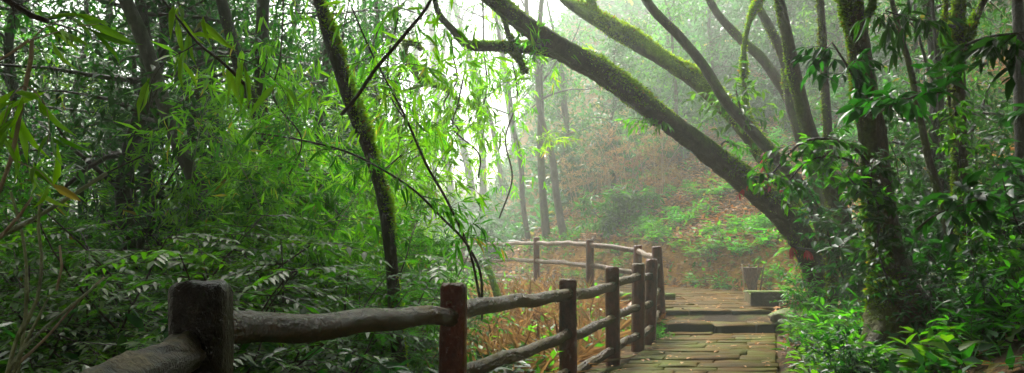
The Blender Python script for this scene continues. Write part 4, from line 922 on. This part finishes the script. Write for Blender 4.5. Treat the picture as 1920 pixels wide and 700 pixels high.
branch([(1590,330,6.,3),(1612,360,6.2,4),(1640,395,6.3,5)],'small bright broad leaves on the bark of the large mossy trunk','leaf_lit',.10,.5,9,8,tl=.15)
branch([(1410,330,11.,4),(1445,340,11.,5),(1490,370,11.2,7)],'drooping reddish young leaves on the leaning trunks','leaf_red',.10,.3,6,9,'red_leaf_branch',tl=.35,droop=1.6)
branch([(1478,455,11.,4),(1492,465,11.,5),(1530,470,11.3,6)],'single tuft of red young leaves lower on the leaning trunks','leaf_red',.13,.3,2,19,'red_leaf_branch',tl=.15,droop=1.4)
branch([(1380,170,12,3),(1390,210,12.1,5),(1400,240,12.2,6)],'small leafy bush growing on the yellow-green leaning trunk','leaf_mid',.14,.35,26,10,tl=.7)
branch([(1250,220,10.6,3),(1225,235,10.6,4),(1215,215,10.7,5)],'small bright fern-like sprig under the thick leaning trunk','leaf_lit',.12,.22,8,11,tl=.3,droop=1.)
branch([(1380,275,11.1,3),(1360,265,11.1,4),(1350,275,11.2,5)],'small green sprig on the upper side of the thick leaning trunk','leaf_lit',.10,.3,7,12,tl=.3)
branch([(990,55,9.8,3),(1000,75,9.8,4),(1010,88,10,5)],'tiny leafy sprig on the level branch at top centre','leaf_lit',.10,.3,7,13,tl=.25)

branch([(1640,300,6.3,3),(1632,345,6.25,3),(1650,400,6.2,4),(1645,460,6.2,4),(1668,540,6.1,4)],'small-leaved creeper climbing the lower part of the large mossy trunk','leaf_dark',.075,.5,40,21,'climbing_vine',tl=.2,cat='vine')
branch([(1790,200,6.75,3),(1800,300,6.7,3),(1808,400,6.7,4),(1822,480,6.6,4),(1832,560,6.6,4)],'small-leaved creeper climbing the forked trunk near the right edge','leaf_mid',.075,.5,44,22,'climbing_vine',tl=.22,cat='vine')
branch([(1500,330,9.8,3),(1540,400,9.8,3),(1560,470,9.8,4),(1590,540,9.8,4)],'leafy creeper over the feet of the brown barked trunk','leaf_dark',.11,.45,36,23,'climbing_vine',tl=.35,cat='vine')
# ------------------------------------------------------------------ ground cover nobody could count
def scatter(name,n,xr,yr,fn,mat_,L,wr,dens=None,up=.6,k=1,T=T_LOW,seed=0,spread=.0,lift=.0,tint=(0,.9)):
    r=np.random.default_rng(seed+700); x=r.uniform(*xr,n); y=r.uniform(*yr,n); sd,z,wl,wr_=pathdist(x,y); keep=fn(x,y,sd,wl,wr_,r); x,y=x[keep],y[keep]
    X=np.repeat(x,k)+r.normal(0,spread,len(x)*k); Y=np.repeat(y,k)+r.normal(0,spread,len(x)*k); Z=H(X,Y)+lift*r.uniform(0,1,len(X))
    m=len(X); D=nrm(np.stack([r.normal(size=m),r.normal(size=m),r.uniform(0,1,m)*up],-1)); ct=np.repeat(r.uniform(*tint,len(x)),k)
    g=Geo(); leaves(g,np.stack([X,Y,Z+.01],-1),D,np.array([0,0,1])+r.normal(0,.3,(m,3)),L*r.uniform(.5,1.3,m),wr,np.clip(ct+r.normal(0,.08,m),0,1),T)
    o=g.build(name,M[mat_]); return tag(o,kind='stuff')
pn=lambda x,y,s=1.2,sd=5: fbm(x,y,s,sd)
off=lambda sd,wl,wr,a=.05: (sd>wr+a)|(sd<-wl-a)
scatter('fallen_leaves',150000,(-3,14),(13,34),lambda x,y,sd,wl,wr,r: off(sd,wl,wr,-.05)&(pn(x,y,.8,9)+r.normal(0,.5,x.shape)>-.5),'dead',.16,.42,up=.35,k=1,seed=1,lift=.03)
scatter('fallen_leaves',16000,(-1,7),(3,13.5),lambda x,y,sd,wl,wr,r: (sd>wr+.05)&(pn(x,y,1.5,9)+r.normal(0,.5,x.shape)>-.2),'dead',.09,.45,up=.4,seed=2,lift=.03)
scatter('ground_cover',12000,(-2,13),(15,34),lambda x,y,sd,wl,wr,r: (sd>wr+.1)&(pn(x,y,1.,2)+.5*pn(x,y,3,1)+r.normal(0,.25,x.shape)+.9*np.exp(-np.abs(sd-wr-.8)/.7)>.72),'leaf_mid',.17,.4,up=.7,k=7,seed=3,spread=.10,lift=.14)
scatter('ground_cover',16000,(-12,4),(6,40),lambda x,y,sd,wl,wr,r: (sd<-wl-.3)&((x<-.8-.0*y)|(r.random(x.shape)<.22)),'leaf_lit',.16,.36,up=.9,k=6,seed=4,spread=.10,lift=.35)
scatter('dry_grass',12000,(-4.0,3.5),(6.5,21),lambda x,y,sd,wl,wr,r: (sd<-wl-.42)&(pn(x,y,1.3,4)+.4*r.normal(0,1,x.shape)>-.6-.25*np.clip(x+1,-4,0)*-1),'straw',.5,.035,up=.95,k=3,seed=5,spread=.05,lift=.10,tint=(0,.85))
scatter('ground_cover',9000,(1,8),(3,14),lambda x,y,sd,wl,wr,r: (sd>wr+.28)&(pn(x,y,1.5,6)+r.normal(0,.4,x.shape)>-.3),'leaf_dark',.12,.38,up=.8,k=5,T=T_LANCE,seed=6,spread=.08,lift=.18)
scatter('ground_cover',9000,(-9,0),(1.5,9),lambda x,y,sd,wl,wr,r: (sd<-wl-.15),'leaf_dark',.13,.36,up=.9,k=6,T=T_LANCE,seed=7,spread=.12,lift=.4)
scatter('undergrowth',9000,(-14,26),(33,80),lambda x,y,sd,wl,wr,r: off(sd,wl,wr,.3),'leaf_dark',.5,.4,up=.9,k=6,seed=8,spread=.3,lift=.5)
# pebbles and grit along the bank foot and the dirt strip
def pebbles(name,n,fn,xr,yr,s,seed):
    r=np.random.default_rng(seed); x=r.uniform(*xr,n); y=r.uniform(*yr,n); sd,z,wl,wr=pathdist(x,y); k=fn(x,y,sd,wl,wr,r); x,y=x[k],y[k]; zz=H(x,y)
    ico=np.array([[1,0,0],[-1,0,0],[0,1,0],[0,-1,0],[0,0,1],[0,0,-1]],float); fs=np.array([[0,2,4],[2,1,4],[1,3,4],[3,0,4],[2,0,5],[1,2,5],[3,1,5],[0,3,5]])
    m=len(x); S=s*r.uniform(.4,1.5,(m,1,1))*r.uniform(.6,1.2,(m,1,3))*np.array([1,1,.6]); V=np.stack([x,y,zz],-1)[:,None,:]+ico[None]*S
    g=Geo(); g.add(V.reshape(-1,3),(fs[None]+(np.arange(m)*6)[:,None,None]).reshape(-1,3)); return tag(g.build(name,M['slab' if s>.03 else 'kerbwall']),kind='stuff')
pebbles('gravel',1500,lambda x,y,sd,wl,wr,r: (sd>wr-.25)&(sd<wr+.45),(1.5,8),(13.8,24),.035,1)
pebbles('gravel',2500,lambda x,y,sd,wl,wr,r: (sd>wr)&(sd<wr+.4),(1,5),(5,13.5),.018,2)
# leaves fallen on the paving
r=np.random.default_rng(8); n=260; y=r.uniform(6,24,n); e=np.array([edges(v) for v in y]); x=e[:,0]+(e[:,1]-e[:,0])*r.beta(.7,.7,n); z=np.interp(y,PC[:,1],PC[:,2]); z=np.where((y>12.4)&(y<13.4),.125,np.where(y>=13.4,np.maximum(z,.262),z))+.012
g=Geo(); leaves(g,np.stack([x,y,z],-1),np.column_stack([r.normal(size=(n,2)),np.zeros(n)]),[0,0,1.],r.uniform(.04,.09,n),.5,r.uniform(.5,1,n),T_FINE); tag(g.build('fallen_leaves',M['dead']),kind='stuff')
# far wood on the skyline beyond the mist
g=Geo(); r=np.random.default_rng(9)
for k in range(70):
    x=r.uniform(-70,-10); y=r.uniform(52,70); zg=gz(x,y); h=r.uniform(9,14); tube(g,np.array([[x,y,zg-1],[x+r.normal(0,.6),y,zg+h*.5],[x+r.normal(0,1.2),y,zg+h]]),[.22,.16,.06],6)
    crown_leaves(g,(x,y,zg+h*.75),(2.4,2.4,h*.3),26,12,.55,r,.5)
tag(g.build('far_wood',M['leaf_mid']),kind='stuff')

# ------------------------------------------------------------------ haze, sky, sun, camera
DENS=.0050
g=Geo(); x0,x1,y0,y1,z0,z1=-250,250,-150,310,ZMIN-1,24.
g.add([[x0,y0,z0],[x1,y0,z0],[x1,y1,z0],[x0,y1,z0],[x0,y0,z1],[x1,y0,z1],[x1,y1,z1],[x0,y1,z1]],None,[[3,2,1,0],[4,5,6,7],[0,1,5,4],[1,2,6,5],[2,3,7,6],[3,0,4,7]])
m,nt=mat('pale mist'); pv=N_(nt,'ShaderNodeVolumePrincipled'); pv.inputs['Color'].default_value=(.94,1.,.93,1); pv.inputs['Density'].default_value=DENS; pv.inputs['Anisotropy'].default_value=.6
o=N_(nt,'ShaderNodeOutputMaterial'); nt.links.new(pv.outputs[0],o.inputs['Volume']); tag(g.build('haze',m),kind='stuff')
world=bpy.data.worlds.new('World'); scene.world=world; world.use_nodes=True; nt=world.node_tree
bg=nt.nodes['Background']; sky=nt.nodes.new('ShaderNodeTexSky'); sky.sky_type='NISHITA'; sky.sun_disc=False
EL=math.radians(52); AZ=math.radians(-14)   # sun beyond the mist, a little left of the view
sky.sun_elevation=EL; sky.sun_rotation=AZ; sky.air_density=1.; sky.dust_density=6.
hs=nt.nodes.new('ShaderNodeHueSaturation'); hs.inputs['Saturation'].default_value=.08
nt.links.new(sky.outputs[0],hs.inputs['Color']); nt.links.new(hs.outputs[0],bg.inputs['Color']); bg.inputs['Strength'].default_value=.10
sl=bpy.data.lights.new('sun','SUN'); sl.energy=1.5; sl.angle=math.radians(10); sl.color=(1,.95,.82)
so=bpy.data.objects.new('sun',sl); C.objects.link(so)
from mathutils import Vector
sd_=Vector((math.sin(AZ)*math.cos(EL),math.cos(AZ)*math.cos(EL),math.sin(EL))); so.rotation_euler=sd_.to_track_quat('Z','Y').to_euler(); so.location=sd_*20
cd=bpy.data.cameras.new('camera'); cam=bpy.data.objects.new('camera',cd); C.objects.link(cam); cam.location=(0,0,EYE); cam.rotation_euler=(PI/2,0,0)
cd.sensor_width=36; cd.lens=36*F/1920; cd.shift_y=(HY-350)/1920; cd.clip_end=1500; cd.clip_start=.05; scene.camera=cam
for o_ in list(C.objects):
    if '_w' in o_: del o_['_w']
vs=scene.view_settings; vs.view_transform='Standard'; vs.look='None'; vs.gamma=1; vs.use_curve_mapping=False; vs.exposure=2.0
cy=scene.cycles; cy.max_bounces=8; cy.diffuse_bounces=3; cy.glossy_bounces=2; cy.transmission_bounces=4; cy.volume_bounces=1; cy.transparent_max_bounces=8
cy.caustics_reflective=False; cy.caustics_refractive=False; cy.use_denoising=True; cy.sample_clamp_indirect=6
cy.use_adaptive_sampling=True; cy.adaptive_threshold=.02
